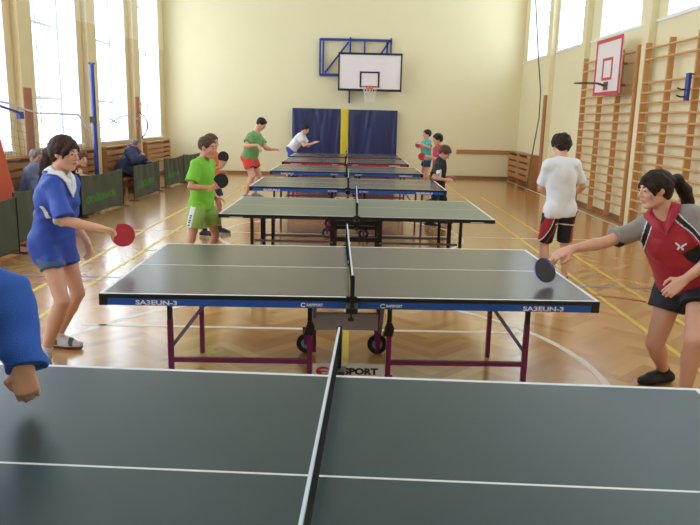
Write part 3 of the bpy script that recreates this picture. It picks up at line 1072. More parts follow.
# ------------------------------------------------------------------ people: smooth bodies grown from a distance field
class Field:
    def __init__(self):
        self.p = []

    def add(self, fn, lo, hi, k=0.02, op='u', cuts=()):
        self.p.append((fn, np.array(lo, float), np.array(hi, float), k, op, cuts))
        return self

    def rc(self, a, b, ra, rb=None, k=0.02, ax=None, s=1.0, op='u', cuts=()):
        """tapered limb from a to b; ax/s flatten it along one direction"""
        a, b = np.array(a, float), np.array(b, float)
        rb = ra if rb is None else rb
        ba = b - a
        L2_ = max(1e-9, float(ba @ ba))
        axn = None if ax is None else N(ax)

        def fn(x, y, z):
            px, py, pz = x - a[0], y - a[1], z - a[2]
            t = np.clip((px * ba[0] + py * ba[1] + pz * ba[2]) / L2_, 0, 1)
            qx, qy, qz = px - t * ba[0], py - t * ba[1], pz - t * ba[2]
            if axn is not None:
                d = (qx * axn[0] + qy * axn[1] + qz * axn[2]) * (1 / s - 1)
                qx, qy, qz = qx + d * axn[0], qy + d * axn[1], qz + d * axn[2]
            d = np.sqrt(qx * qx + qy * qy + qz * qz) - (ra + (rb - ra) * t)
            return d * (s ** 0.5 if s < 1 else 1.0)
        r = max(ra, rb) * max(1.0, s)
        return self.add(fn, np.minimum(a, b) - r, np.maximum(a, b) + r, k, op, cuts)

    def el(self, c, r, R=None, k=0.02, op='u', cuts=()):
        """ellipsoid; R rows are its axes"""
        c, r = np.array(c, float), np.array(r, float)
        R = np.eye(3) if R is None else np.array(R, float)

        def fn(x, y, z):
            px, py, pz = x - c[0], y - c[1], z - c[2]
            q = [px * R[i][0] + py * R[i][1] + pz * R[i][2] for i in range(3)]
            k0 = np.sqrt(sum((q[i] / r[i]) ** 2 for i in range(3))) + 1e-9
            k1 = np.sqrt(sum((q[i] / r[i] ** 2) ** 2 for i in range(3))) + 1e-9
            return k0 * (k0 - 1) / k1
        m_ = r.max()
        return self.add(fn, c - m_, c + m_, k, op, cuts)

    def mesh(self, h, noise=None, smooth=1):
        h = h * RES
        lo = np.min([p[1] for p in self.p if p[4] == 'u'], axis=0) - 0.03 - 2 * h
        hi = np.max([p[2] for p in self.p if p[4] == 'u'], axis=0) + 0.03 + 2 * h
        n = np.ceil((hi - lo) / h).astype(int) + 1
        D = np.full(n, 0.2, np.float32)
        ax = [(lo[i] + h * np.arange(n[i])).astype(np.float32) for i in range(3)]
        for fn, a, b, k, op, cuts in self.p:
            mg = k + 2.5 * h
            i0 = np.clip(np.floor((a - mg - lo) / h).astype(int), 0, n - 1)
            i1 = np.clip(np.ceil((b + mg - lo) / h).astype(int) + 1, 1, n)
            if (i1 <= i0).any():
                continue
            sl = tuple(slice(i0[i], i1[i]) for i in range(3))
            x, y, z = ax[0][sl[0]][:, None, None], ax[1][sl[1]][None, :, None], ax[2][sl[2]][None, None, :]
            d = fn(x, y, z)
            for c, nn in cuts:
                pl = (x - c[0]) * nn[0] + (y - c[1]) * nn[1] + (z - c[2]) * nn[2]
                d = np.maximum(d, pl)
            e = D[sl]
            if op == 'u':
                hh = np.maximum(k - np.abs(e - d), 0) / k
                D[sl] = np.minimum(e, d) - hh * hh * k * 0.25
            else:
                hh = np.maximum(k - np.abs(e + d), 0) / k
                D[sl] = np.maximum(e, -d) + hh * hh * k * 0.25
        if noise is not None:
            X, Y, Z = np.nonzero(np.abs(D) < 0.045)
            D[X, Y, Z] += noise(ax[0][X], ax[1][Y], ax[2][Z]).astype(np.float32)
        D[0], D[-1] = 0.2, 0.2
        D[:, 0], D[:, -1] = 0.2, 0.2
        D[:, :, 0], D[:, :, -1] = 0.2, 0.2
        V, Q = surface_net(D)
        if smooth and len(V):
            for _ in range(smooth):
                V = relax(V, Q)
        return V * h + lo, Q


def surface_net(D):
    S = D < 0
    c = S[:-1, :-1, :-1].astype(np.int8)
    tot = np.zeros_like(c)
    for i in (0, 1):
        for j in (0, 1):
            for k in (0, 1):
                tot += S[i:D.shape[0] - 1 + i, j:D.shape[1] - 1 + j, k:D.shape[2] - 1 + k]
    act = (tot > 0) & (tot < 8)
    I = np.argwhere(act)
    idx = np.full(act.shape, -1, np.int64)
    idx[act] = np.arange(len(I))
    acc = np.zeros((len(I), 3))
    cnt = np.zeros(len(I))
    corners = [(i, j, k) for i in (0, 1) for j in (0, 1) for k in (0, 1)]
    for a in corners:
        for axis in range(3):
            if a[axis] == 1:
                continue
            b = list(a)
            b[axis] = 1
            da = D[I[:, 0] + a[0], I[:, 1] + a[1], I[:, 2] + a[2]]
            db = D[I[:, 0] + b[0], I[:, 1] + b[1], I[:, 2] + b[2]]
            m_ = (da < 0) != (db < 0)
            t = np.where(m_, da / np.where(m_, da - db, 1), 0)
            p = np.array(a, float)[None] + np.zeros((len(I), 3))
            p[:, axis] = t
            acc += p * m_[:, None]
            cnt += m_
    V = I + acc / np.maximum(cnt, 1)[:, None]
    quads = []
    for axis in range(3):
        sl0, sl1 = [slice(None)] * 3, [slice(None)] * 3
        sl0[axis], sl1[axis] = slice(0, -1), slice(1, None)
        A, B = S[tuple(sl0)], S[tuple(sl1)]
        E = np.argwhere(A != B)
        o1, o2 = (axis + 1) % 3, (axis + 2) % 3
        ok = (E[:, o1] > 0) & (E[:, o2] > 0) & (E[:, o1] < D.shape[o1] - 1) & (E[:, o2] < D.shape[o2] - 1)
        E = E[ok]
        ins = A[E[:, 0], E[:, 1], E[:, 2]]
        q = []
        for d1, d2 in ((-1, -1), (0, -1), (0, 0), (-1, 0)):
            P = E.copy()
            P[:, o1] += d1
            P[:, o2] += d2
            q.append(idx[P[:, 0], P[:, 1], P[:, 2]])
        q = np.array(q).T
        q[~ins] = q[~ins][:, ::-1]
        quads.append(q)
    return V, np.concatenate(quads)


def relax(V, Q):
    acc = np.zeros_like(V)
    cnt = np.zeros(len(V))
    for a, b in ((0, 1), (1, 2), (2, 3), (3, 0)):
        np.add.at(acc, Q[:, a], V[Q[:, b]])
        np.add.at(acc, Q[:, b], V[Q[:, a]])
        np.add.at(cnt, Q[:, a], 1)
        np.add.at(cnt, Q[:, b], 1)
    return V * 0.45 + 0.55 * acc / np.maximum(cnt, 1)[:, None]


def skin_obj(name, V, Q, mats, parent, region=None):
    """mesh (world coordinates V) as a child of parent (an empty with location only)"""
    me = bpy.data.meshes.new(name)
    o = np.array(parent_origin(parent))
    V = V - o
    me.vertices.add(len(V))
    me.vertices.foreach_set('co', V.astype(np.float32).ravel())
    me.loops.add(len(Q) * 4)
    me.loops.foreach_set('vertex_index', Q.astype(np.int32).ravel())
    me.polygons.add(len(Q))
    me.polygons.foreach_set('loop_start', np.arange(0, len(Q) * 4, 4, dtype=np.int32))
    me.update(calc_edges=True)
    me.validate()
    mats = mats if isinstance(mats, (list, tuple)) else [mats]
    for q in mats:
        me.materials.append(q)
    me.polygons.foreach_set('use_smooth', np.ones(len(me.polygons), bool))
    if region is not None:
        C_ = (V + o)[Q].mean(axis=1)
        me.polygons.foreach_set('material_index', np.asarray(region(C_), np.int32))
    me.update()
    return link(name, me, parent)


def parent_origin(p):
    o = np.zeros(3)
    while p is not None:
        o += np.array(p.location[:])
        p = p.parent
    return o


def ripples(seed, amp, freq):
    r = np.random.default_rng(seed)
    dirs = r.normal(size=(6, 3))
    dirs /= np.linalg.norm(dirs, axis=1)[:, None]
    ph = r.uniform(0, 6.28, 6)
    fr = freq * r.uniform(0.6, 1.5, 6)

    def f(x, y, z):
        s = 0
        for i in range(6):
            s = s + np.sin((x * dirs[i, 0] + y * dirs[i, 1] + z * dirs[i, 2]) * fr[i] + ph[i] + 1.5 * np.sin(z * fr[(i + 1) % 6] * 0.4 + ph[i - 1]))
        return s * amp / 3.6
    return f


def ik(a, b, l1, l2, pole):
    """middle joint of a two-bone limb from a to b bent towards pole; b is pulled in when out of reach"""
    a, b = np.array(a, float), np.array(b, float)
    d = np.linalg.norm(b - a)
    mx = (l1 + l2) * 0.995
    if d > mx:
        b = a + (b - a) * mx / d
        d = mx
    u = (b - a) / d
    x = (l1 * l1 - l2 * l2 + d * d) / (2 * d)
    h = math.sqrt(max(0, l1 * l1 - x * x))
    p = np.array(pole, float)
    p = N(p - u * (p @ u))
    return a + u * x + p * h, b


SKIN = mat('skin light', (222, 168, 142), 0.5, var=0.03, scale=12)
SKIN2 = mat('skin warm', (208, 150, 122), 0.5, var=0.03, scale=12)
LIPS = mat('lips', (190, 116, 104), 0.45, var=0.0)
EYEW = mat('eye white', (228, 222, 216), 0.25, var=0.0)
IRIS = mat('iris', (48, 34, 26), 0.2, var=0.0)
HAIR_D = mat('dark brown hair', (46, 31, 25), 0.6, var=0.25, scale=60, bump=0.6, bscale=90, spec=0.25)
HAIR_M = mat('chestnut hair', (64, 45, 37), 0.6, var=0.25, scale=60, bump=0.6, bscale=90, spec=0.25)
HAIR_B = mat('brown hair', (86, 60, 42), 0.6, var=0.25, scale=60, bump=0.6, bscale=90, spec=0.25)
HAIR_G = mat('greying hair', (110, 102, 98), 0.5, var=0.2, scale=60, bump=0.6, bscale=90)
M_SOLE = mat('white sole', (206, 200, 192), 0.5, var=0.02)


def cloth(name, rgb, rough=0.75, sheen=0.1):
    return mat(name, rgb, rough, var=0.05, scale=14, bump=0.25, bscale=220, sheen=sheen)


def hand(Fd, wr, d, n, side, S, curl, spread=0.0, thumb=0.6):
    """palm and five fingers. wr wrist, d pointing along the hand, n out of the back of the hand, side +1/-1 puts the thumb"""
    d = N(d)
    n = N(np.array(n, float) - d * (np.array(n, float) @ d))
    t = np.cross(n, d) * side          # towards the thumb
    w = 0.019 * S
    pl = 0.088 * S
    offs = [1.5, 0.5, -0.5, -1.5]
    lens = [0.072, 0.080, 0.075, 0.060]
    cu = curl if isinstance(curl, (list, tuple)) else [curl] * 4
    for i in range(4):
        kn = wr + d * pl * (1 - 0.05 * abs(offs[i] - 0.3)) + t * offs[i] * w
        Fd.rc(wr + t * offs[i] * w * 0.55 + d * 0.005, kn, 0.016 * S, 0.0115 * S, k=0.012)
        p = kn
        ang = cu[i] * 0.55
        sp = t * (offs[i] * spread * 0.12)
        for j, fr in enumerate((0.45, 0.32, 0.23)):
            dr = N(d * math.cos(ang) - n * math.sin(ang) + sp)
            q = p + dr * lens[i] * S * fr * 1.05
            Fd.rc(p, q, (0.0098 - 0.0008 * j) * S, (0.0092 - 0.0009 * j) * S, k=0.004)
            p = q
            ang += cu[i]
    b0 = wr + d * 0.022 * S + t * 0.020 * S - n * 0.004 * S
    b1 = b0 + N(d * 0.55 + t * 0.75 - n * 0.35 * thumb) * 0.046 * S
    b2 = b1 + N(d * (0.8 - 0.2 * thumb) + t * (0.45 - 0.6 * thumb) - n * 0.5 * thumb) * 0.034 * S
    b3 = b2 + N(d * (0.9 - 0.2 * thumb) + t * (0.1 - 0.6 * thumb) - n * 0.55 * thumb) * 0.026 * S
    Fd.rc(b0, b1, 0.017 * S, 0.0125 * S, k=0.012)
    Fd.rc(b1, b2, 0.0115 * S, 0.0105 * S, k=0.004)
    Fd.rc(b2, b3, 0.0105 * S, 0.0085 * S, k=0.004)


def fdir(yaw, pitch=0.0):
    y, p = math.radians(yaw), math.radians(pitch)
    return np.array([math.cos(y) * math.cos(p), math.sin(y) * math.cos(p), math.sin(p)])


def person(label, group, sp):
    """sp: pose and clothes. All points are places in the hall, in metres."""
    S = sp['S']
    h = sp.get('h', 0.007)
    B = sp.get('build', 1.0)
    skin = sp.get('skin', SKIN)
    pel, neck, headc = [np.array(sp[k], float) for k in ('pelvis', 'neck', 'head')]
    fem = sp.get('fem', False)
    spine = N(neck - pel)
    fh = fdir(sp['yaw_hip'])
    fs = fdir(sp['yaw_sh'])

    def frame(fwd, up):
        r = N(np.cross(fwd, up))
        return r, N(np.cross(up, r)), N(up)
    rh, fh, _ = frame(fh, spine * 0.5 + np.array([0, 0, 0.5]) if sp.get('sit') is None else np.array([0, 0, 1.0]))
    rs, fs, us = frame(fs, spine)
    sw = sp.get('sw', 0.155 if fem else 0.170) * S
    hw = 0.088 * S
    sh = {'R': neck - us * 0.055 * S + rs * sw + np.array(sp.get('shR', (0, 0, 0))), 'L': neck - us * 0.055 * S - rs * sw + np.array(sp.get('shL', (0, 0, 0)))}
    hip = {'R': pel + rh * hw, 'L': pel - rh * hw}
    la, lf, lt, lc = 0.285 * S, 0.245 * S, 0.415 * S, 0.40 * S
    el, wr, kn, an = {}, {}, {}, {}
    info = []
    for q in 'RL':
        w_, pole = sp['arm' + q][:2]
        d0 = np.linalg.norm(np.array(w_) - sh[q]) / (la + lf)
        el[q], wr[q] = ik(sh[q], w_, la, lf, pole)
        a_, pole = sp['leg' + q][:2]
        if len(a_) == 2:            # feet given as a step from below the pelvis
            a_ = (pel[0] + a_[0], pel[1] + a_[1], 0.085 * S)
        d1 = np.linalg.norm(np.array(a_) - hip[q]) / (lt + lc)
        kn[q], an[q] = ik(hip[q], a_, lt, lc, pole)
        info.append('%s arm %.2f leg %.2f' % (q, d0, d1))
    base = (float(pel[0]), float(pel[1]), 0.0)
    root = thing('person', label, 'person', base, 0, group)
    # ---------------- body
    Fd = Field()
    hh = 0.113 * sp.get('headS', S)
    hf = fdir(*sp['face'])
    tilt = sp.get('tilt', 0.0)
    hr = N(np.cross(hf, (0, 0, 1)))
    hu = N(np.cross(hr, hf))
    if tilt:
        c_, s_ = math.cos(math.radians(tilt)), math.sin(math.radians(tilt))
        hr, hu = hr * c_ + hu * s_, hu * c_ - hr * s_
    HR = np.array([hr, hf, hu])

    def H(x, y, z):
        return headc + (hr * x + hf * y + hu * z) * hh
    Fd.el(H(0, -0.12, 0.27), np.array([0.67, 0.82, 0.74]) * hh, HR, 0.02)
    Fd.el(H(0, 0.20, -0.28), np.array([0.54, 0.58, 0.66]) * hh, HR, 0.02)
    Fd.rc(H(0.14, 0.52, -0.84), H(-0.14, 0.52, -0.84), 0.16 * hh, k=0.02)
    Fd.rc(H(0.40, 0.05, -0.62), H(0.16, 0.5, -0.84), 0.14 * hh, k=0.02)
    Fd.rc(H(-0.40, 0.05, -0.62), H(-0.16, 0.5, -0.84), 0.14 * hh, k=0.02)
    Fd.rc(H(0.28, 0.60, 0.24), H(-0.28, 0.60, 0.24), 0.10 * hh, k=0.02)
    for s in (-1, 1):
        Fd.el(H(0.34 * s, 0.50, -0.20), np.array([0.22, 0.22, 0.2]) * hh, HR, 0.015)
        Fd.el(H(0.29 * s, 0.84, 0.05), np.array([0.17, 0.10, 0.09]) * hh, HR, 0.012, op='s')
        Fd.el(H(0.29 * s, 0.66, 0.04), np.array([0.15, 0.12, 0.11]) * hh, HR, 0.006)
        Fd.el(H(0.66 * s, -0.08, -0.02), np.array([0.07, 0.16, 0.25]) * hh, HR, 0.006)
        Fd.rc(H(0.64 * s, -0.02, -0.2), H(0.60 * s, 0.03, -0.26), 0.06 * hh, k=0.006)
    Fd.rc(H(0, 0.76, 0.08), H(0, 0.93, -0.20), 0.075 * hh, 0.115 * hh, k=0.010)
    for s in (-1, 1):
        Fd.el(H(0.11 * s, 0.82, -0.23), np.array([0.08, 0.09, 0.07]) * hh, HR, 0.006)
    Fd.rc(H(0.15, 0.72, -0.47), H(-0.15, 0.72, -0.47), 0.075 * hh, k=0.006)
    Fd.rc(H(0.12, 0.70, -0.575), H(-0.12, 0.70, -0.575), 0.085 * hh, k=0.006)
    nr = (0.050 if fem else 0.056) * S * B
    Fd.rc(H(0, -0.22, -0.35), neck - us * 0.02, nr, nr * 1.08, k=0.02)
    # torso
    pc = pel + spine * 0.05 * S
    TR = np.array([rs, fs, us])
    PR = np.array([rh, fh, N(np.cross(rh, fh))])
    L = np.linalg.norm(neck - pel)
    Fd.el(pel + spine * 0.03 * S, np.array([0.160 if fem else 0.150, 0.110, 0.13]) * S * [B, B, 1], PR, 0.03)
    for q in 'RL':
        Fd.el(hip[q] - fh * 0.045 * S + np.array([0, 0, 0.0]), np.array([0.085, 0.085, 0.095]) * S * B, PR, 0.03)
    Fd.el(pel + spine * L * 0.36, np.array([0.125 if fem else 0.135, 0.092, 0.15]) * S * [B, B, 1], TR, 0.03)
    Fd.el(pel + spine * L * 0.68, np.array([0.145 if fem else 0.155, 0.105, 0.185]) * S * [B, B, 1], TR, 0.03)
    Fd.rc(sh['R'] - rs * 0.02, sh['L'] + rs * 0.02, 0.056 * S * B, k=0.03)
    if fem:
        for s in (-1, 1):
            Fd.el(pel + spine * L * 0.66 + fs * 0.085 * S + rs * s * 0.066 * S, np.array([0.058, 0.05, 0.055]) * S * sp.get('bust', 1.0), TR, 0.03)
    for q in 'RL':
        Fd.rc(neck + us * 0.02 * S, sh[q] + us * 0.010 * S, 0.040 * S, 0.038 * S, k=0.03)
    ab, fb = (0.041, 0.036) if fem else (0.046, 0.039)
    for q in 'RL':
        Fd.rc(sh[q], el[q], (ab + 0.005) * S * B, ab * 0.86 * S * B, k=0.02)
        m_ = el[q] + (wr[q] - el[q]) * 0.3
        Fd.rc(el[q], m_, fb * S * B, fb * 1.07 * S * B, k=0.012)
        Fd.rc(m_, wr[q], fb * 1.05 * S * B, 0.026 * S, k=0.012)
        hd = sp['hand' + q]
        sd = 1 if q == 'R' else -1
        hand(Fd, wr[q], hd[0], hd[1], sd, S * sp.get('handS', 1.0), hd[2], hd[3] if len(hd) > 3 else 0.2, hd[4] if len(hd) > 4 else 0.6)
    for q in 'RL':
        Fd.rc(hip[q], kn[q], 0.088 * S * B, 0.056 * S * B, k=0.03)
        m_ = kn[q] + (an[q] - kn[q]) * 0.32
        bk = N(np.cross(np.cross(kn[q] - hip[q], an[q] - kn[q]), an[q] - kn[q]))
        bend = np.linalg.norm(np.cross(N(kn[q] - hip[q]), N(an[q] - kn[q])))
        if bend < 0.05:
            bk = fh * -1
        if bk @ fh > 0 and sp.get('sit') is None:
            bk = -bk
        Fd.rc(kn[q], m_, 0.054 * S * B, 0.054 * S * B, k=0.015)
        Fd.rc(m_, an[q], 0.053 * S * B, 0.035 * S, k=0.015)
        Fd.el(m_ + bk * 0.022 * S, np.array([0.045, 0.045, 0.11]) * S * B, np.array([N(np.cross(bk, an[q] - kn[q])), bk, N(kn[q] - an[q])]), 0.03)
        td = N(np.array(sp['leg' + q][2], float))
        Fd.rc(an[q] - np.array([0, 0, 0.03 * S]), an[q] + td * 0.13 * S - np.array([0, 0, 0.05 * S]), 0.034 * S, 0.024 * S, k=0.02)
    V, Q = Fd.mesh(h)
    lc_, lr = H(0, 0.80, -0.525), np.array([0.19, 0.12, 0.09]) * hh
    ewr = 0.105 * hh

    def breg(C_):
        q = (C_ - lc_) @ HR.T
        o = np.zeros(len(C_), np.int32)
        o[((q / lr) ** 2).sum(1) < 1] = 1
        return o
    skin_obj('body', V, Q, [skin, LIPS], root, breg)
    # eyes and brows
    for s in (-1, 1):
        b = MB()
        c = H(0.29 * s, 0.685, 0.045) - np.array(base)
        n1, n2 = 12, 8
        look = N(hf + hr * 0.06 * s)
        vs, mi = [], []

        def ev(u, v):
            th, ph = 2 * PI * u, PI * v ** 1.15
            return c + (hr * math.sin(ph) * math.cos(th) * 1.15 + hu * math.sin(ph) * math.sin(th) * 0.62 + hf * math.cos(ph)) * ewr
        b.grid(ev, n1, n2)
        b.m = [1 if (i // n1) < 3 else 0 for i in range(len(b.f))]
        b.build('eye', [EYEW, IRIS], root)
        b = MB()
        pts = [H(s * x, y, z) - np.array(base) for x, y, z in ((0.13, 0.745, 0.235), (0.28, 0.73, 0.285), (0.44, 0.60, 0.25))]
        b.tube(pts, [0.035 * hh, 0.04 * hh, 0.02 * hh], 6)
        b.build('eyebrow', sp['hair'][0], root)
    # ---------------- hair
    hm, style = sp['hair']
    Fh = Field()
    th = {'short': 1.13, 'crop': 1.06, 'curly': 1.24, 'tied': 1.10}[style]
    Fh.el(H(0, -0.14, 0.30), np.array([0.69, 0.84, 0.76]) * hh * th, HR, 0.02)
    if style != 'crop':
        Fh.el(H(0, -0.42, -0.12), np.array([0.56, 0.5, 0.5]) * hh * (th - 0.04), HR, 0.02)
    # cut away the face, the ears and the nape
    Fh.el(H(0, 1.0, -0.30), np.array([0.80, 0.92, 0.92]) * hh if style in ('crop', 'short') else (np.array([0.66, 0.84, 0.86]) * hh), HR, 0.012, op='s')
    Fh.rc(H(0.9, 0.12, -0.42), H(-0.9, 0.12, -0.42), 0.40 * hh if style != 'tied' else 0.30 * hh, k=0.01, op='s')
    Fh.rc(H(0, -0.3, -1.05), H(0, 0.8, -1.0), 0.62 * hh, k=0.02, op='s')
    if style == 'curly':
        Fh.el(H(0, -0.5, -0.15), np.array([0.68, 0.5, 0.55]) * hh, HR, 0.03)
    if style == 'short' and sp.get('fringe', True):
        Fh.rc(H(0.40, 0.55, 0.66), H(-0.40, 0.55, 0.66), 0.12 * hh, k=0.02)
    if style == 'tied':
        # side fringe, swept hair over the temple, tail
        sd = sp.get('part', 1)
        Fh.rc(H(-0.25 * sd, 0.62, 0.62), H(0.60 * sd, 0.46, 0.16), 0.19 * hh, 0.12 * hh, k=0.02)
        Fh.rc(H(-0.25 * sd, 0.62, 0.62), H(-0.58 * sd, 0.46, 0.12), 0.18 * hh, 0.12 * hh, k=0.02)
        for s in (-1, 1):
            Fh.rc(H(0.54 * s, 0.50, 0.30), H(0.58 * s, 0.30, -0.30), 0.15 * hh, 0.05 * hh, k=0.02)
            Fh.rc(H(0.45 * s, -0.45, 0.0), H(0.36 * s, -0.50, -0.45), 0.26 * hh, 0.16 * hh, k=0.03)
        tl = sp['tail']
        for (a, ra), (b_, rb) in zip(tl[:-1], tl[1:]):
            Fh.rc(np.array(a), np.array(b_), ra, rb, k=0.02)
    amp = 0.012 if style == 'curly' else 0.004
    V, Q = Fh.mesh(min(h, 0.006), ripples(5, amp * S, 75 if style == 'curly' else 130))
    hob = skin_obj('hair', V, Q, hm, root)
    # ---------------- top
    tp = sp['top']
    ez = tp.get('ease', 0.016) * S
    Ft = Field()
    hem = pel - spine * tp['hem'] * S
    vz = (hem, tp.get('hem_n', -spine))
    cutb = [(vz[0], N(vz[1]))]
    Ft.el(pel + spine * L * 0.70, np.array([0.148 if fem else 0.158, 0.108, 0.20]) * S * [B, B, 1] + ez, TR, 0.025, cuts=cutb)
    Ft.rc(pel + spine * L * 0.62, hem - spine * 0.05, 0.156 * S * B + ez, (tp.get('hem_r', 0.165)) * S * B + ez, k=0.025, ax=fh + fs, s=0.78, cuts=cutb)
    Ft.rc(sh['R'] - rs * 0.02, sh['L'] + rs * 0.02, 0.060 * S * B + ez * 0.45, k=0.025)
    if fem:
        for s in (-1, 1):
            Ft.el(pel + spine * L * 0.66 + fs * 0.085 * S + rs * s * 0.066 * S, np.array([0.058, 0.05, 0.055]) * S * sp.get('bust', 1.0) + ez * 0.6, TR, 0.025)
    if tp['hem'] > 0:
        Ft.el(pel + spine * 0.03 * S, np.array([0.156 if fem else 0.150, 0.108, 0.16]) * S * [B, B, 1] + ez * 0.6, PR, 0.025, cuts=cutb)
        for q in 'RL':
            Ft.el(hip[q] - fh * 0.045 * S, np.array([0.082, 0.082, 0.12]) * S * B + ez * 0.6, PR, 0.025, cuts=cutb)
            Ft.rc(hip[q], kn[q], 0.086 * S * B + ez * 0.6, 0.06 * S * B + ez * 0.6, k=0.025, cuts=cutb)
    for q in 'RL':
        Ft.rc(neck - us * 0.005 * S, sh[q] + us * 0.012 * S, 0.044 * S + ez * 0.3, 0.046 * S + ez * 0.4, k=0.025)
        ln = tp['sleeve']
        fl = tp.get('flare', 0.012) * S
        if ln <= 1.0:
            e_ = sh[q] + (el[q] - sh[q]) * ln
            Ft.rc(sh[q], el[q], (ab + 0.009) * S * B + ez * 0.5, ab * S * B + ez * 0.8 + fl, k=0.03, cuts=[(e_, N(el[q] - sh[q]))])
        else:
            Ft.rc(sh[q], el[q], (ab + 0.010) * S * B + ez, ab * S * B + ez, k=0.03)
            cf = wr[q] - N(wr[q] - el[q]) * 0.005
            Ft.rc(el[q], wr[q], ab * S * B + ez, 0.034 * S + ez * 0.7, k=0.03, cuts=[(cf, N(wr[q] - el[q]))])
    Ft.rc(neck - us * 0.01 * S + fs * 0.012 * S, neck + us * 0.3 * S + fs * 0.09 * S, nr * 1.16, nr * 2.2, k=0.01, op='s')
    if tp.get('vneck'):
        Ft.rc(neck + us * 0.03 * S + fs * 0.07 * S, neck - us * 0.09 * S + fs * 0.14 * S, 0.042 * S, 0.012 * S, k=0.008, op='s')
    wr1, wr2 = ripples(sp.get('seed', 1), tp.get('wrinkle', 0.006), 24), ripples(sp.get('seed', 1) + 50, tp.get('wrinkle', 0.006) * 0.5, 58)
    V, Q = Ft.mesh(h, lambda x, y, z: wr1(x, y, z) + wr2(x, y, z) - tp.get('wrinkle', 0.006), smooth=1)
    ctx = dict(neck=neck, pel=pel, spine=spine, rs=rs, fs=fs, us=us, sh=sh, el=el, wr=wr, S=S, hip=hip, kn=kn, fh=fh, rh=rh, L=L, an=an, H=H, base=np.array(base), hh=hh)
    tob = skin_obj(tp.get('name', 'shirt'), V, Q, tp['mats'], root, (lambda C_: tp['region'](C_, ctx)) if tp.get('region') else None)
    if tp.get('collar'):
        # collar: a band of cloth lying on the shirt round the neck opening and down the front
        Cf = V[Q].mean(axis=1) - neck
        a_, b_, dn = np.abs(Cf @ rs) / S, (Cf @ fs) / S, -(Cf @ us) / S
        wv = tp.get('collar_w', 0.042)
        tip = tp.get('collar_tip', 0.12)
        ln_ = 0.066 * (1 - np.clip(dn, -0.05, tip) / tip)
        front = (b_ > 0.0) & (a_ - ln_ < wv * (1 - 0.55 * np.clip(dn, 0, tip) / tip)) & (dn < tip + 0.01) & (a_ < 0.115)
        back = (b_ <= 0.0) & (np.hypot(a_, b_ * 0.9) < 0.066 + wv) & (dn < 0.05)
        sel = front | back
        q_ = Q[sel]
        ids, inv = np.unique(q_.ravel(), return_inverse=True)
        nrm = np.zeros_like(V)
        fn_ = np.cross(V[Q[:, 2]] - V[Q[:, 0]], V[Q[:, 3]] - V[Q[:, 1]])
        for c_ in range(4):
            np.add.at(nrm, Q[:, c_], fn_)
        nrm /= np.maximum(np.linalg.norm(nrm, axis=1), 1e-9)[:, None]
        cob = skin_obj('collar', V[ids] + nrm[ids] * 0.004, inv.reshape(-1, 4), tp['collar'], tob)
        md = cob.modifiers.new('solid', 'SOLIDIFY')
        md.thickness = 0.007
        md.offset = 1
    # ---------------- shorts or trousers
    bt = sp['bottom']
    ez = bt.get('ease', 0.02) * S
    Fb = Field()
    wz = pel + spine * min(0.12, 0.035 - tp['hem']) * S
    Fb.el(pel + spine * 0.03 * S, np.array([0.160 if fem else 0.152, 0.115, 0.135]) * S * [B, B, 1] + ez * 0.6, PR, 0.04, cuts=[(wz, spine)])
    for q in 'RL':
        Fb.el(hip[q] - fh * 0.045 * S, np.array([0.085, 0.085, 0.095]) * S * B + ez * 0.6, PR, 0.04, cuts=[(wz, spine)])
        ln = bt['len']
        if ln <= 1.0:
            e_ = hip[q] + (kn[q] - hip[q]) * ln
            ra_, rb_ = 0.090 * S * B + ez, 0.056 * S * B + ez + bt.get('flare', 0.02) * S
            Fb.rc(hip[q], kn[q], ra_, rb_, k=0.03, cuts=[(e_, N(kn[q] - hip[q])), (wz, spine)])
        else:
            Fb.rc(hip[q], kn[q], 0.090 * S * B + ez, 0.060 * S * B + ez, k=0.03)
            Fb.rc(kn[q], an[q] - np.array([0, 0, 0.02 * S]), 0.060 * S * B + ez, 0.048 * S + ez, k=0.03, cuts=[(an[q] - np.array([0, 0, 0.03 * S]), N(an[q] - kn[q]))])
    V, Q = Fb.mesh(h, ripples(sp.get('seed', 1) + 3, 0.006, 24), smooth=1)
    bob = skin_obj(bt.get('name', 'shorts'), V, Q, bt['mats'], root, (lambda C_: bt['region'](C_, ctx)) if bt.get('region') else None)
    # ---------------- shoes and socks
    st = sp['shoes']
    for q in 'RL':
        td = N(np.array(sp['leg' + q][2], float) * [1, 1, 0])
        tl_ = np.array(sp['leg' + q][2], float)
        pt = float(tl_[2])          # heel-lift pitch: negative z toe means heel is up
        g = an[q] - np.array([0, 0, 0.085 * S])
        sd = np.cross(td, (0, 0, 1))
        tdv = N(td + np.array([0, 0, pt]))
        upv = np.cross(sd, tdv)
        heel, ball, toe = g - tdv * 0.055 * S, g + tdv * 0.10 * S, g + tdv * 0.175 * S
        Fs = Field()
        Fs.rc(heel + upv * 0.035 * S, ball + upv * 0.032 * S, 0.036 * S, 0.044 * S, k=0.02, cuts=[(heel, -upv)])
        Fs.rc(ball + upv * 0.030 * S, toe + upv * 0.026 * S, 0.043 * S, 0.032 * S, k=0.02, cuts=[(heel, -upv)])
        Fs.rc(heel + upv * 0.05 * S + tdv * 0.02 * S, an[q] + np.array([0, 0, 0.0]), 0.040 * S, 0.042 * S, k=0.02, cuts=[(g + upv * 0.095 * S, upv)])
        Fs.rc(an[q] + tdv * 0.01, ball + upv * 0.05 * S, 0.036 * S, 0.03 * S, k=0.02, cuts=[(g + upv * 0.095 * S, upv)])
        V, Q = Fs.mesh(min(h, 0.006))
        hz = heel + upv * 0.022 * S

        def sreg(C_, hz=hz, upv=upv):
            o = ((C_ - hz) @ upv < 0).astype(np.int32)
            if len(st) > 2:
                o[((C_ - hz) @ upv > 0.01 * S) & (np.sin(C_ @ N(tdv) * 55 + 9 * C_[:, 2]) > 0.72)] = 2
            return o
        skin_obj('shoe', V, Q, list(st), root, sreg)
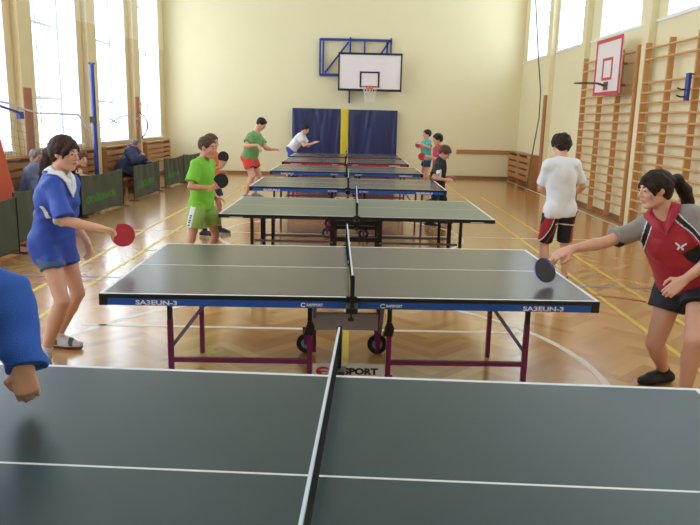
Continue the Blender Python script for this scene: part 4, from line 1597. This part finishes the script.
        if sp.get('sock'):
            Fk = Field()
            kd = N(kn[q] - an[q])
            Fk.rc(an[q] - kd * 0.01, an[q] + kd * 0.07 * S, 0.041 * S, 0.043 * S, k=0.01, cuts=[(an[q] + kd * 0.055 * S, kd)])
            V, Q = Fk.mesh(min(h, 0.006))
            skin_obj('sock', V, Q, sp['sock'], root)
    return root, ctx


def bat(label, c, normal, handle, colors=('red', 'black'), group='table tennis bats', edge=None):
    """c centre of the blade, normal out of its front face, handle direction from the blade"""
    n, hd = N(normal), np.array(handle, float)
    hd = N(hd - n * (hd @ n))
    sd = np.cross(hd, n)
    t = thing('table_tennis_bat', label, 'bat', c, 0, group)
    pal = {'red': M_RUBR, 'black': M_RUBK}
    outline = [(0.076 * math.cos(a), 0.079 * math.sin(a)) for a in [math.radians(-68 + k * (316) / 40) for k in range(41)]]
    # x across, y towards the tip: open at the handle side
    pts = [(x, y) for x, y in [(0.076 * math.sin(a), 0.079 * math.cos(a)) for a in [2 * PI * k / 44 for k in range(44)]]]
    b = MB(); b.prism(pts, n * -0.0035, sd, -hd, n, 0.007); b.build('blade', edge or M_PLY, t)
    for s, cn in ((1, colors[0]), (-1, colors[1])):
        q = [(x * 0.985, y * 0.985) for x, y in pts if y > -0.058]
        b = MB()
        if s > 0:
            b.prism(q, n * 0.0036, sd, -hd, n, 0.0035)
        else:
            b.prism(q, n * -0.0071, sd, -hd, n, 0.0035)
        b.build('rubber', pal[cn], t)
    b = MB()
    b.prism([(-0.013, 0), (0.013, 0), (0.0145, 0.05), (0.017, 0.10), (-0.017, 0.10), (-0.0145, 0.05)], n * -0.011 + hd * 0.066, sd, hd, n, 0.022)
    b.build('handle', M_PLY, t, bevel=0.004)
    return t


M_RUBR = mat('red rubber', (176, 34, 46), 0.55, var=0.02)
M_RUBK = mat('black rubber', (22, 22, 26), 0.5, var=0.02)
M_PLY = mat('plywood', (196, 150, 100), 0.5, var=0.08, scale=40)
M_BLUEE = mat('blue edge tape', (40, 70, 190), 0.5, var=0.0)
# ------------------------------------------------------------------ the players and the spectators
C_BLUE = cloth('royal blue jersey', (38, 74, 176), 0.55, 0.0)
C_WHITE = cloth('white cotton', (232, 232, 236))
C_DENIM = cloth('faded denim', (78, 98, 134))
C_RED = cloth('red jersey', (172, 30, 48), 0.6)
C_GREY = cloth('grey jersey', (146, 138, 134), 0.6)
C_BLACK = cloth('black cloth', (26, 26, 34), 0.7, 0.0)
C_GREEN = cloth('bright green cotton', (124, 198, 46))
C_LIME = cloth('pale lime cotton', (150, 186, 92))
C_GREEN2 = cloth('grass green cotton', (110, 160, 96))
C_REDS = cloth('red shorts', (226, 62, 54))
C_ORANGE = cloth('orange cotton', (222, 106, 50))
C_TEAL = cloth('teal cotton', (84, 168, 160))
C_CRIM = cloth('crimson cotton', (186, 44, 66))
C_NAVY = cloth('navy cloth', (34, 42, 78), 0.65, 0.0)
C_BLUES = cloth('mid blue shorts', (54, 78, 156))
C_JEAN = cloth('blue jeans', (62, 80, 122))
C_SLATE = cloth('slate jacket', (84, 96, 124), 0.6)
C_SLEEVE = cloth('bright blue fleece', (40, 92, 190), 0.85)
C_PALEG = cloth('pale green sleeve', (120, 158, 138))
SH_BLACK = cloth('black shoe', (24, 24, 28), 0.5, 0.0)
SH_GREY = cloth('grey shoe', (120, 124, 140), 0.5)
SH_MULTI = cloth('grey white shoe', (198, 192, 190), 0.5)
SH_GREENP = cloth('dark green shoe panel', (56, 92, 84), 0.5)
SH_REDSOLE = cloth('dark red sole', (120, 40, 56), 0.5)
KIDS = 'young players'
REL = ((0.2, 0.1, -1.0), (0, -1, 0.1), 0.45)


def f(u, v, Y):
    return at(u, v, Y=Y)


def stand(u, v, Y, S, bend=0.0):
    p = at(u, v, Y=Y)
    p[2] = 0.085 + 0.79 * S - bend
    return p


def foot(p, dx, dy, z=0.085):
    return np.array([p[0] + dx, p[1] + dy, z])


def pin(ob, u, v, tol=3.0):
    """nearest point of a finished garment under a photograph position, with its normal"""
    o = parent_origin(ob)
    co = np.empty(len(ob.data.vertices) * 3, np.float32)
    ob.data.vertices.foreach_get('co', co)
    no = np.empty(len(ob.data.vertices) * 3, np.float32)
    ob.data.vertices.foreach_get('normal', no)
    P = co.reshape(-1, 3) + o
    q = P - [0, 0, CAM_H]
    d = q @ FWD
    uu, vv = 350 + F_PX * (q @ RT) / d, 262.5 - F_PX * (q @ UP) / d
    e = np.hypot(uu - u, vv - v)
    i = np.argmin(d + np.where(e < tol, 0, 100) + e * 0.01)
    return P[i], N(no.reshape(-1, 3)[i])


# --- girl in blue, left
def blue_region(C_, c):
    q = C_ - c['neck']
    o = np.zeros(len(C_), np.int32)
    a = c['sh']['R'] - c['us'] * 0.17 + c['fs'] * -0.01
    w = C_ - a
    o[(np.abs(w @ c['fs'] + 0.5 * (w @ c['us'])) < 0.013) & (np.abs(w @ c['us']) < 0.04) & (w @ c['rs'] > -0.09)] = 1
    e = c['sh']['R'] + (c['el']['R'] - c['sh']['R']) * 0.80
    d = N(c['el']['R'] - c['sh']['R'])
    o[((C_ - e) @ d > 0.0) & (np.linalg.norm(C_ - e, axis=1) < 0.12) & ((C_ - e)[:, 2] < -0.02)] = 1
    return o


gl = dict(build=0.90, bust=0.75, sw=0.142, S=0.97, h=0.006, fem=True, pelvis=f(54, 243, 4.76), neck=f(57, 178, 4.76), head=f(64.5, 153, 4.77), face=(-14, -8), yaw_hip=-12, yaw_sh=-16, skin=SKIN, shR=(0.06, 0.01, 0.0),
          armR=(f(101, 228.5, 4.50), (-0.5, -0.5, -0.7)), armL=(f(86, 240, 4.98), (-0.6, 0.6, -0.4)),
          handR=((0.97, -0.05, -0.12), (0.0, 0.35, 0.9), 0.62, 0.0, 0.8), handL=((0.25, 0.0, -0.95), (0.5, 0.75, 0.2), 0.62),
          legR=(at(45, 353, Z=0.085), (1, -0.25, 0), (0.35, -0.95, 0)), legL=(at(57, 336.5, Z=0.085), (1, 0.1, 0), (1.0, -0.12, 0)),
          hair=(HAIR_M, 'tied'), part=-1, seed=3,
          top=dict(sleeve=0.92, hem=0.125, hem_r=0.152, ease=0.018, flare=0.018, wrinkle=0.007, mats=[C_BLUE, C_WHITE], region=blue_region, collar=C_WHITE, collar_w=0.017, collar_tip=0.105, vneck=True),
          bottom=dict(len=0.42, ease=0.014, flare=0.012, mats=[C_DENIM], name='denim_shorts'), shoes=[SH_MULTI, SH_REDSOLE, SH_GREENP], sock=C_WHITE)
hd = gl['head']
gl['tail'] = [(hd + fdir(166) * 0.085 + np.array([0, 0, 0.03]), 0.032), (f(48.5, 152, 4.80), 0.033), (f(45, 163, 4.82), 0.035), (f(42, 173, 4.83), 0.026), (f(40, 180, 4.84), 0.010)]
person('girl in a royal blue shirt with white collar holding out a red bat', None, gl)
bat('red-faced bat held out by the girl in the blue shirt', f(123, 235, 4.47), (0.10, -1, 0.22), (-0.98, 0.05, 0.18), ('red', 'black'))


# --- girl in red, right
def red_region(C_, c):
    q = C_ - c['neck']
    s, dn = np.abs(q @ c['rs']), -(q @ c['us'])
    b_ = s - (0.055 + 0.62 * np.maximum(dn, -0.02))
    o = np.zeros(len(C_), np.int32)
    o[b_ > 0] = 1
    o[b_ > 0.007] = 2
    o[b_ > 0.038] = 1
    o[b_ > 0.046] = 3
    back = (q @ c['fs']) < -0.05
    o[back & (b_ < 0.05)] = 3
    for k in 'RL':
        d = N(c['el'][k] - c['sh'][k])
        e = c['sh'][k] + (c['el'][k] - c['sh'][k]) * 0.62
        m_ = ((C_ - e) @ d > 0.0) & (np.linalg.norm(C_ - e, axis=1) < 0.16) & ((C_ - e)[:, 2] < -0.025)
        o[m_] = 2
    return o


gr = dict(S=0.95, h=0.006, fem=True, build=1.05, pelvis=f(688, 285, 4.27), neck=f(664, 215, 4.22), head=f(655, 189.5, 4.20), face=(186, -10), tilt=-4, yaw_hip=232, yaw_sh=236, skin=SKIN,
          armR=(f(565, 251, 4.16), (0.1, 0.3, -0.9)), armL=(f(684, 280, 4.05), (0.9, -0.5, 0.1)),
          handR=((-0.92, -0.12, -0.36), (-0.30, -0.55, 0.8), 0.55, 0.0, 0.8), handL=((-0.75, -0.1, -0.62), (-0.15, -0.85, 0.5), 0.5),
          legR=(at(664, 371, Z=0.085), (-0.7, -0.7, 0), (-1.0, -0.25, 0)), legL=(at(684, 396, Z=0.085), (-0.45, -0.9, 0), (-0.8, -0.6, 0)),
          hair=(HAIR_D, 'tied'), part=1, seed=4,
          top=dict(sleeve=0.70, hem=0.0, hem_r=0.150, ease=0.016, flare=0.008, wrinkle=0.006, mats=[C_RED, C_WHITE, C_BLACK, C_GREY], region=red_region, collar=C_RED, collar_w=0.018, collar_tip=0.08, vneck=True),
          bottom=dict(len=0.42, ease=0.026, flare=0.03, mats=[C_BLACK]), shoes=[SH_BLACK, SH_BLACK], sock=C_BLACK)
hd = gr['head']
gr['tail'] = [(hd + fdir(6) * 0.085 + np.array([0, 0, 0.055]), 0.028), (f(677, 180, 4.24), 0.034), (f(684, 190, 4.26), 0.040), (f(688, 201, 4.28), 0.034), (f(691, 210, 4.29), 0.012)]
rr_, cx_ = person('girl in a red and grey jersey leaning over the table edge with a black bat', None, gr)
sh_ob = [o for o in rr_.children if o.name.startswith('shirt')][0]
p, n = pin(sh_ob, 680.5, 247)
n = N(n + 0.001)
ex = N(np.cross((0, 0, 1), n)); ey = np.cross(n, ex)
b = MB()
for s in (-1, 1):
    b.prism([(0.0, -0.004), (0.006 * s, -0.006), (0.030 * s, 0.016), (0.032 * s, 0.026), (0.018 * s, 0.020), (0.003 * s, 0.006)][::s], p - parent_origin(rr_) + n * 0.001, ex, ey, n, 0.003)
    b.prism([(0.0, -0.004), (0.003 * s, 0.0), (0.018 * s, -0.008), (0.020 * s, -0.020), (0.009 * s, -0.020)][::-s], p - parent_origin(rr_) + n * 0.001, ex, ey, n, 0.003)
b.build('emblem', C_WHITE, sh_ob)
bat('black bat with blue edge touching the table, held by the girl in red', f(545, 270.2, 4.10), (0.42, -0.76, 0.48), (0.72, 0.10, 0.62), ('black', 'red'), edge=M_BLUEE)


# --- man in white seen from behind
def board_short(C_, c):
    q = C_ - c['pel']
    s, z, fr = q @ c['rh'], q[:, 2], q @ c['fh']
    o = np.zeros(len(C_), np.int32)
    a = s + 0.155 + 0.9 * (z + 0.05) ** 2 * 1.2 - 0.02
    for w0, w1, k in ((-0.03, 0.045, 1), (0.045, 0.055, 2), (0.10, 0.115, 1)):
        o[(a > w0) & (a < w1)] = k
    a = 0.15 - s + 0.5 * (z + 0.3) ** 2
    o[(a > -0.01) & (a < 0.02)] = 1
    o[(np.abs(z + 0.16 + 0.3 * s * s) < 0.006) & (s > -0.06)] = 2
    return o


wm = dict(build=0.93, sw=0.152, S=0.94, h=0.007, pelvis=stand(560, 207, 7.3, 0.94, 0), neck=f(562, 160.5, 7.28), head=f(561, 145.5, 7.34), face=(104, -22), yaw_hip=98, yaw_sh=98,
          armR=(f(572, 196, 7.56), (0.7, -0.7, -0.3)), armL=(f(547, 193, 7.56), (-0.7, -0.7, -0.3)),
          handR=((-0.7, 0.6, 0.2), (0.3, 0.5, 0.8), 0.6), handL=((0.7, 0.6, 0.2), (-0.3, 0.5, 0.8), 0.6),
          legR=((0.12, 0.03), (0.1, 1, 0), (0.2, 1, 0)), legL=((-0.12, 0), (-0.1, 1, 0), (-0.2, 1, 0)),
          hair=(HAIR_D, 'curly'), seed=8,
          top=dict(sleeve=0.74, hem=0.07, hem_r=0.145, ease=0.015, flare=0.012, wrinkle=0.006, mats=[C_WHITE]),
          bottom=dict(len=0.95, ease=0.018, flare=0.012, mats=[C_BLACK, C_RED, C_WHITE], region=board_short), shoes=[SH_BLACK, SH_BLACK])
person('curly-haired person in a white shirt and black-red shorts seen from behind', None, wm)


# --- boy in bright green
def lime_region(C_, c):
    q = C_ - c['pel']
    o = np.zeros(len(C_), np.int32)
    k = c['kn']['R'] - c['hip']['R']
    w = C_ - c['hip']['R']
    side = (np.abs(w @ c['fh'] - (w @ N(k)) * (N(k) @ c['fh'])) < 0.030) & (w @ c['rh'] > 0.02)
    o[side] = 1
    z = q[:, 2]
    o[side & (np.abs(w @ c['fh'] - (w @ N(k)) * (N(k) @ c['fh'])) < 0.014) & (z < -0.08) & (z > -0.2) & (np.sin(z * 260) > -0.2)] = 2
    return o


gb = dict(build=0.85, sw=0.150, S=0.87, h=0.007, headS=0.98, pelvis=stand(202, 199, 7.5, 0.87, 0.02), neck=f(203, 160.5, 7.5), head=f(207.5, 147.5, 7.48), face=(-18, -8), yaw_hip=-22, yaw_sh=-22, skin=SKIN2,
          armR=(f(211, 188, 7.28), (-0.9, -0.3, -0.4)), armL=(f(215, 196, 7.62), (-0.4, 0.7, -0.6)),
          handR=((0.8, -0.1, 0.25), (0.1, -0.9, 0.3), 0.62, 0.0, 0.8), handL=((0.9, -0.1, -0.35), (0.2, 0.3, 0.9), 0.35),
          legR=((-0.22, -0.16), (1, -0.3, 0), (1, -0.4, 0)), legL=((0.02, 0.16), (1, 0, 0), (1, -0.2, 0)),
          hair=(HAIR_B, 'crop'), seed=12,
          top=dict(sleeve=0.75, hem=0.035, hem_r=0.165, ease=0.026, flare=0.02, mats=[C_GREEN]),
          bottom=dict(len=0.66, ease=0.03, flare=0.045, mats=[C_LIME, C_WHITE, C_BLACK], region=lime_region), shoes=[SH_BLACK, M_SOLE], sock=C_WHITE)
person('boy in a bright green shirt and lime shorts holding a black bat', KIDS, gb)
bat('black bat held upright by the boy in bright green', f(221, 181, 7.22), (0.12, -1, 0.1), (-0.75, 0.05, -0.62), ('black', 'red'))

# --- boy in orange behind him
ob_ = dict(build=0.85, sw=0.150, S=0.87, h=0.008, headS=0.98, pelvis=stand(211, 181, 10.0, 0.87, 0), neck=f(210.5, 153, 10.0), head=f(211.5, 142.5, 9.98), face=(-10, -6), yaw_hip=-10, yaw_sh=-12, skin=SKIN2,
           armR=(f(221, 167, 9.78), (-0.4, -0.5, -0.7)), armL=(f(218, 172, 10.15), (-0.4, 0.6, -0.6)),
           handR=((0.55, -0.2, 0.75), (0.3, -0.9, 0.2), 0.55, 0.0, 0.8), handL=((0.9, -0.1, 0.1), (0.2, 0.3, 0.9), 0.35),
           legR=((-0.08, -0.14), (1, -0.3, 0), (1, -0.3, 0)), legL=((0.08, 0.14), (1, 0, 0), (1, -0.2, 0)),
           hair=(HAIR_B, 'short'), seed=13,
           top=dict(sleeve=0.78, hem=0.10, hem_r=0.16, ease=0.026, flare=0.03, mats=[C_ORANGE]),
           bottom=dict(len=0.62, ease=0.03, flare=0.04, mats=[C_NAVY]), shoes=[SH_BLACK, M_SOLE], sock=C_BLACK)
person('boy in an orange shirt standing behind the boy in bright green', KIDS, ob_)
bat('black bat held up by the boy in orange', f(223.3, 157, 9.74), (0.15, -1, 0.05), (-0.22, 0.05, -0.95), ('black', 'red'))


# --- man in grass green and red shorts
def band_region(C_, c):
    o = np.zeros(len(C_), np.int32)
    for k in 'RL':
        d = N(c['kn'][k] - c['hip'][k])
        e = c['hip'][k] + (c['kn'][k] - c['hip'][k]) * 0.50
        o[((C_ - e) @ d > 0.0) & (np.abs((C_ - e) @ c['rh']) < 0.11) & ((C_ - e) @ c['fh'] > 0.0)] = 1
    return o


mg = dict(S=1.0, h=0.008, build=1.12, pelvis=stand(249.5, 156, 14.6, 1.0, 0.02), neck=f(255.5, 134, 14.6), head=f(261.5, 124, 14.58), face=(-8, -34), yaw_hip=-15, yaw_sh=-20,
          armR=(f(257.5, 145, 14.25), (-0.8, -0.4, -0.6)), armL=(f(272.5, 149.5, 14.5), (-0.2, 0.7, -0.7)),
          handR=((0.5, -0.1, -0.75), (0.6, -0.6, 0.5), 0.4), handL=((0.9, -0.1, 0.1), (0.2, 0.4, 0.9), 0.6),
          legR=((-0.06, -0.16), (1, -0.3, 0), (1, -0.4, 0)), legL=((0.08, 0.16), (1, 0, 0), (1, -0.2, 0)),
          hair=(HAIR_D, 'short'), seed=14,
          top=dict(sleeve=0.62, hem=0.03, hem_r=0.160, ease=0.022, flare=0.02, mats=[C_GREEN2]),
          bottom=dict(len=0.56, ease=0.024, flare=0.03, mats=[C_REDS, C_BLACK], region=band_region), shoes=[SH_GREY, M_SOLE])
person('man in a grass green shirt and red shorts looking down at his hands', None, mg)

# --- boy in white bending over the far table
bw = dict(S=0.98, h=0.009, pelvis=stand(291.8, 151.5, 19.25, 0.98, 0.02), neck=f(302.3, 135.2, 19.2), head=f(305.5, 129.3, 19.15), face=(-5, -25), yaw_hip=-5, yaw_sh=-15,
          armR=(f(312.5, 143.5, 19.0), (-0.3, -0.3, -0.9)), armL=(f(314, 142.5, 19.3), (-0.2, 0.5, -0.8)),
          handR=((0.9, 0, 0.4), (0.1, -0.5, 0.85), 0.4), handL=((0.9, 0, 0.3), (0.1, 0.4, 0.9), 0.3),
          legR=((-0.12, -0.15), (1, -0.3, 0), (1, -0.4, 0)), legL=((0, 0.15), (1, 0, 0), (1, -0.2, 0)),
          hair=(HAIR_D, 'short'), seed=15,
          top=dict(sleeve=0.60, hem=0.02, hem_r=0.155, ease=0.022, flare=0.02, mats=[C_WHITE]),
          bottom=dict(len=0.7, ease=0.03, flare=0.03, mats=[C_BLUES]), shoes=[SH_BLACK, M_SOLE])
person('boy in a white shirt and blue shorts bending over before the navy wall mats', KIDS, bw)

# --- three boys on the right
bt_ = dict(build=0.85, sw=0.150, S=0.86, h=0.009, headS=0.96, pelvis=stand(427, 157.5, 17.6, 0.86, 0), neck=f(426.5, 140.5, 17.6), head=f(427, 134.4, 17.58), face=(192, -5), yaw_hip=190, yaw_sh=200,
           armR=(f(420.8, 145.5, 17.6), (0.3, 0.6, -0.7)), armL=(f(421.5, 144, 17.3), (0.5, -0.6, -0.5)),
           handR=((-0.9, 0, 0.2), (-0.1, 0.6, 0.7), 0.6, 0, 0.8), handL=((-0.9, 0, 0.2), (-0.1, -0.6, 0.7), 0.4),
           legR=((-0.04, 0.12), (-1, 0.3, 0), (-1, 0.2, 0)), legL=((0.06, -0.12), (-1, -0.1, 0), (-1, -0.2, 0)),
           hair=(HAIR_D, 'short'), seed=16,
           top=dict(sleeve=0.70, hem=0.08, hem_r=0.155, ease=0.022, flare=0.025, mats=[C_TEAL]),
           bottom=dict(len=0.6, ease=0.028, flare=0.03, mats=[C_NAVY]), shoes=[SH_BLACK, M_SOLE])
person('small boy in a teal shirt and navy shorts farthest back on the right', KIDS, bt_)
bat('small red bat in the hands of the boy in teal', f(418.3, 145, 17.5), (-0.45, -0.9, 0.0), (0.75, -0.1, -0.2), ('red', 'black'))
br = dict(build=0.85, sw=0.150, S=0.86, h=0.009, headS=1.0, pelvis=stand(438, 166, 14.5, 0.86, 0), neck=f(438.5, 148, 14.5), head=f(437.5, 139.6, 14.48), face=(190, -12), yaw_hip=190, yaw_sh=200,
          armL=(f(428.5, 157.3, 14.25), (0.6, -0.5, -0.6)), armR=(f(431, 157, 14.7), (0.4, 0.6, -0.6)),
          handL=((-0.95, 0, 0.05), (-0.1, -0.7, 0.6), 0.6, 0, 0.8), handR=((-0.9, 0, 0.2), (-0.1, 0.6, 0.7), 0.4),
          legR=((-0.04, 0.12), (-1, 0.3, 0), (-1, 0.2, 0)), legL=((0.06, -0.12), (-1, -0.1, 0), (-1, -0.2, 0)),
          hair=(HAIR_D, 'short'), seed=17,
          top=dict(sleeve=0.70, hem=0.08, hem_r=0.155, ease=0.022, flare=0.025, mats=[C_CRIM]),
          bottom=dict(len=0.6, ease=0.028, flare=0.03, mats=[C_NAVY]), shoes=[SH_BLACK, M_SOLE])
person('boy in a crimson shirt standing just behind the boy in black', KIDS, br)
bat('red bat held low by the boy in crimson beside the boy in black', f(422, 156.6, 14.2), (-0.15, -1, 0.1), (0.95, 0, -0.1), ('red', 'black'))


def stripe_region(C_, c):
    w = C_ - c['sh']['R']
    o = np.zeros(len(C_), np.int32)
    o[(np.abs(w @ c['fs'] - 0.055) < 0.018) & (w @ c['rs'] > -0.12) & (w @ c['us'] < -0.05) & (w @ c['us'] > -0.17)] = 1
    return o


bk = dict(build=0.85, sw=0.150, S=0.84, h=0.008, headS=0.98, pelvis=stand(438, 184, 11.38, 0.84, 0.0), neck=f(440.5, 162.5, 11.36), head=f(444.5, 153, 11.34), face=(-22, -38), yaw_hip=-15, yaw_sh=-25, skin=SKIN2,
          armR=(f(446, 180, 11.13), (-0.9, -0.4, -0.3)), armL=(f(447, 177, 11.48), (-0.2, 0.6, -0.6)),
          handR=((0.95, 0, 0.05), (0.1, -0.8, 0.6), 0.6), handL=((0.95, 0, 0.05), (0.1, 0.5, 0.8), 0.4),
          legR=((-0.14, -0.12), (1, -0.3, 0), (1, -0.5, 0)), legL=((0.12, 0.12), (1, 0.1, 0), (1, -0.3, 0)),
          hair=(HAIR_B, 'short'), seed=18,
          top=dict(sleeve=0.72, hem=0.10, hem_r=0.165, ease=0.026, flare=0.03, mats=[C_BLACK, C_WHITE], region=stripe_region),
          bottom=dict(len=2.0, ease=0.028, name='trousers', mats=[C_BLACK]), shoes=[SH_BLACK, M_SOLE], sock=C_BLACK)
person('boy in a black shirt and black trousers looking down at the table end', KIDS, bk)

# --- owner of the blue sleeve at the bottom left
w_ = f(23.5, 366, 2.12)
bs = dict(S=1.0, h=0.006, pelvis=(-1.72, 1.98, 0.87), neck=(-1.37, 2.04, 1.27), head=(-1.25, 2.04, 1.42), face=(0, -25), yaw_hip=0, yaw_sh=0, skin=SKIN,
          armL=(w_, (-0.1, 0.5, 0.7)), armR=((-1.30, 1.62, 1.0), (-0.7, -0.5, -0.4)),
          handL=((0.12, -0.10, -0.98), (0.35, -0.90, 0.1), [1.25, 1.2, 1.2, 1.2], 0.0, 1.0), handR=((0.7, 0.3, -0.4), (0, -0.9, 0.4), 0.6),
          legR=((-1.78, 1.85, 0.085), (1, 0, 0), (1, -0.1, 0)), legL=((-1.78, 2.13, 0.085), (1, 0, 0), (1, 0.1, 0)),
          hair=(HAIR_D, 'short'), seed=20,
          top=dict(sleeve=2.0, hem=0.08, hem_r=0.165, ease=0.022, name='fleece', mats=[C_SLEEVE], wrinkle=0.013),
          bottom=dict(len=2.0, ease=0.02, mats=[C_NAVY], name='trousers'), shoes=[SH_BLACK, M_SOLE])
person('person in bright blue long sleeves reaching over the foreground table, mostly unseen', None, bs)

# --- spectators on the low benches
sa = dict(build=1.15, sw=0.19, S=1.04, h=0.009, sit=True, pelvis=(-5.02, 10.90, 0.475), neck=(-4.84, 10.86, 0.85), head=f(36, 157.5, 10.82), face=(-20, -12), yaw_hip=0, yaw_sh=-12, skin=SKIN2,
          armR=((-4.64, 10.78, 0.55), (-0.4, -0.8, -0.4)), armL=((-4.64, 11.0, 0.55), (-0.4, 0.8, -0.4)),
          handR=((0.6, 0.6, -0.4), (0.3, -0.3, 0.9), 0.5), handL=((0.6, -0.6, -0.4), (0.3, 0.3, 0.9), 0.5),
          legR=((-4.70, 10.77, 0.085), (1, 0, 0.5), (1, -0.1, 0)), legL=((-4.70, 11.05, 0.085), (1, 0, 0.5), (1, 0.1, 0)),
          hair=(HAIR_G, 'crop'), seed=21,
          top=dict(sleeve=2.0, hem=0.06, hem_r=0.19, ease=0.034, name='jacket', mats=[C_SLATE], wrinkle=0.009),
          bottom=dict(len=2.0, ease=0.02, mats=[C_BLACK], name='trousers'), shoes=[SH_BLACK, SH_BLACK])
person('grey-haired man in a slate jacket seated behind the girl in blue', 'seated spectators', sa)


def half_green(C_, c):
    o = np.zeros(len(C_), np.int32)
    e = c['sh']['L'] + (c['el']['L'] - c['sh']['L']) * 0.45
    for a, b_ in ((e, c['el']['L']), (c['el']['L'], c['wr']['L'])):
        ba = b_ - a
        t_ = np.clip((C_ - a) @ ba / (ba @ ba), 0, 1)
        o[np.linalg.norm(C_ - a - t_[:, None] * ba, axis=1) < 0.085] = 1
    return o


sb = dict(S=0.95, h=0.009, sit=True, fem=True, pelvis=(-5.0, 11.80, 0.465), neck=(-4.76, 11.74, 0.785), head=f(82, 159.5, 11.8), face=(-35, -8), yaw_hip=0, yaw_sh=-8,
          armR=((-4.54, 11.60, 0.66), (-0.2, -0.8, -0.5)), armL=((-4.54, 11.92, 0.60), (-0.4, 0.8, -0.3)),
          handR=((0.2, 0.3, 0.9), (0.6, -0.7, 0.1), 0.7), handL=((0.6, -0.6, -0.3), (0.3, 0.3, 0.9), 0.5),
          legR=((-4.66, 11.64, 0.085), (1, 0, 0.5), (1, -0.1, 0)), legL=((-4.66, 11.98, 0.085), (1, 0, 0.5), (1, 0.1, 0)),
          hair=(HAIR_B, 'short'), seed=22,
          top=dict(sleeve=2.0, hem=0.06, hem_r=0.17, ease=0.03, name='jacket', mats=[C_BLACK, C_PALEG], region=half_green, wrinkle=0.008),
          bottom=dict(len=2.0, ease=0.02, mats=[C_JEAN], name='trousers'), shoes=[SH_BLACK, SH_BLACK])
person('seated spectator in black with a pale green sleeve, leaning forward', 'seated spectators', sb)
sc_ = dict(S=1.0, h=0.009, sit=True, build=1.25, sw=0.2, pelvis=(-5.0, 15.5, 0.475), neck=(-4.82, 15.6, 0.87), head=f(136.5, 145, 15.6), face=(-12, -14), yaw_hip=-5, yaw_sh=-8, skin=SKIN2,
           armR=((-4.58, 15.42, 0.74), (0.2, -0.7, -0.6)), armL=((-4.54, 15.75, 0.58), (-0.3, 0.8, -0.4)),
           handR=((-0.2, 0.15, 0.95), (0.7, -0.6, 0.1), 0.8), handL=((0.7, -0.5, -0.4), (0.3, 0.3, 0.9), 0.5),
           legR=((-4.62, 15.35, 0.085), (1, 0, 0.5), (1, -0.1, 0)), legL=((-4.62, 15.7, 0.085), (1, 0, 0.5), (1, 0.1, 0)),
           hair=(HAIR_G, 'crop'), seed=23,
           top=dict(sleeve=2.0, hem=0.08, hem_r=0.20, ease=0.042, name='jacket', mats=[C_NAVY], wrinkle=0.010),
           bottom=dict(len=2.0, ease=0.02, mats=[C_JEAN], name='trousers'), shoes=[SH_BLACK, SH_BLACK])
person('man in a dark navy jacket seated hunched with his chin on his hand', 'seated spectators', sc_)
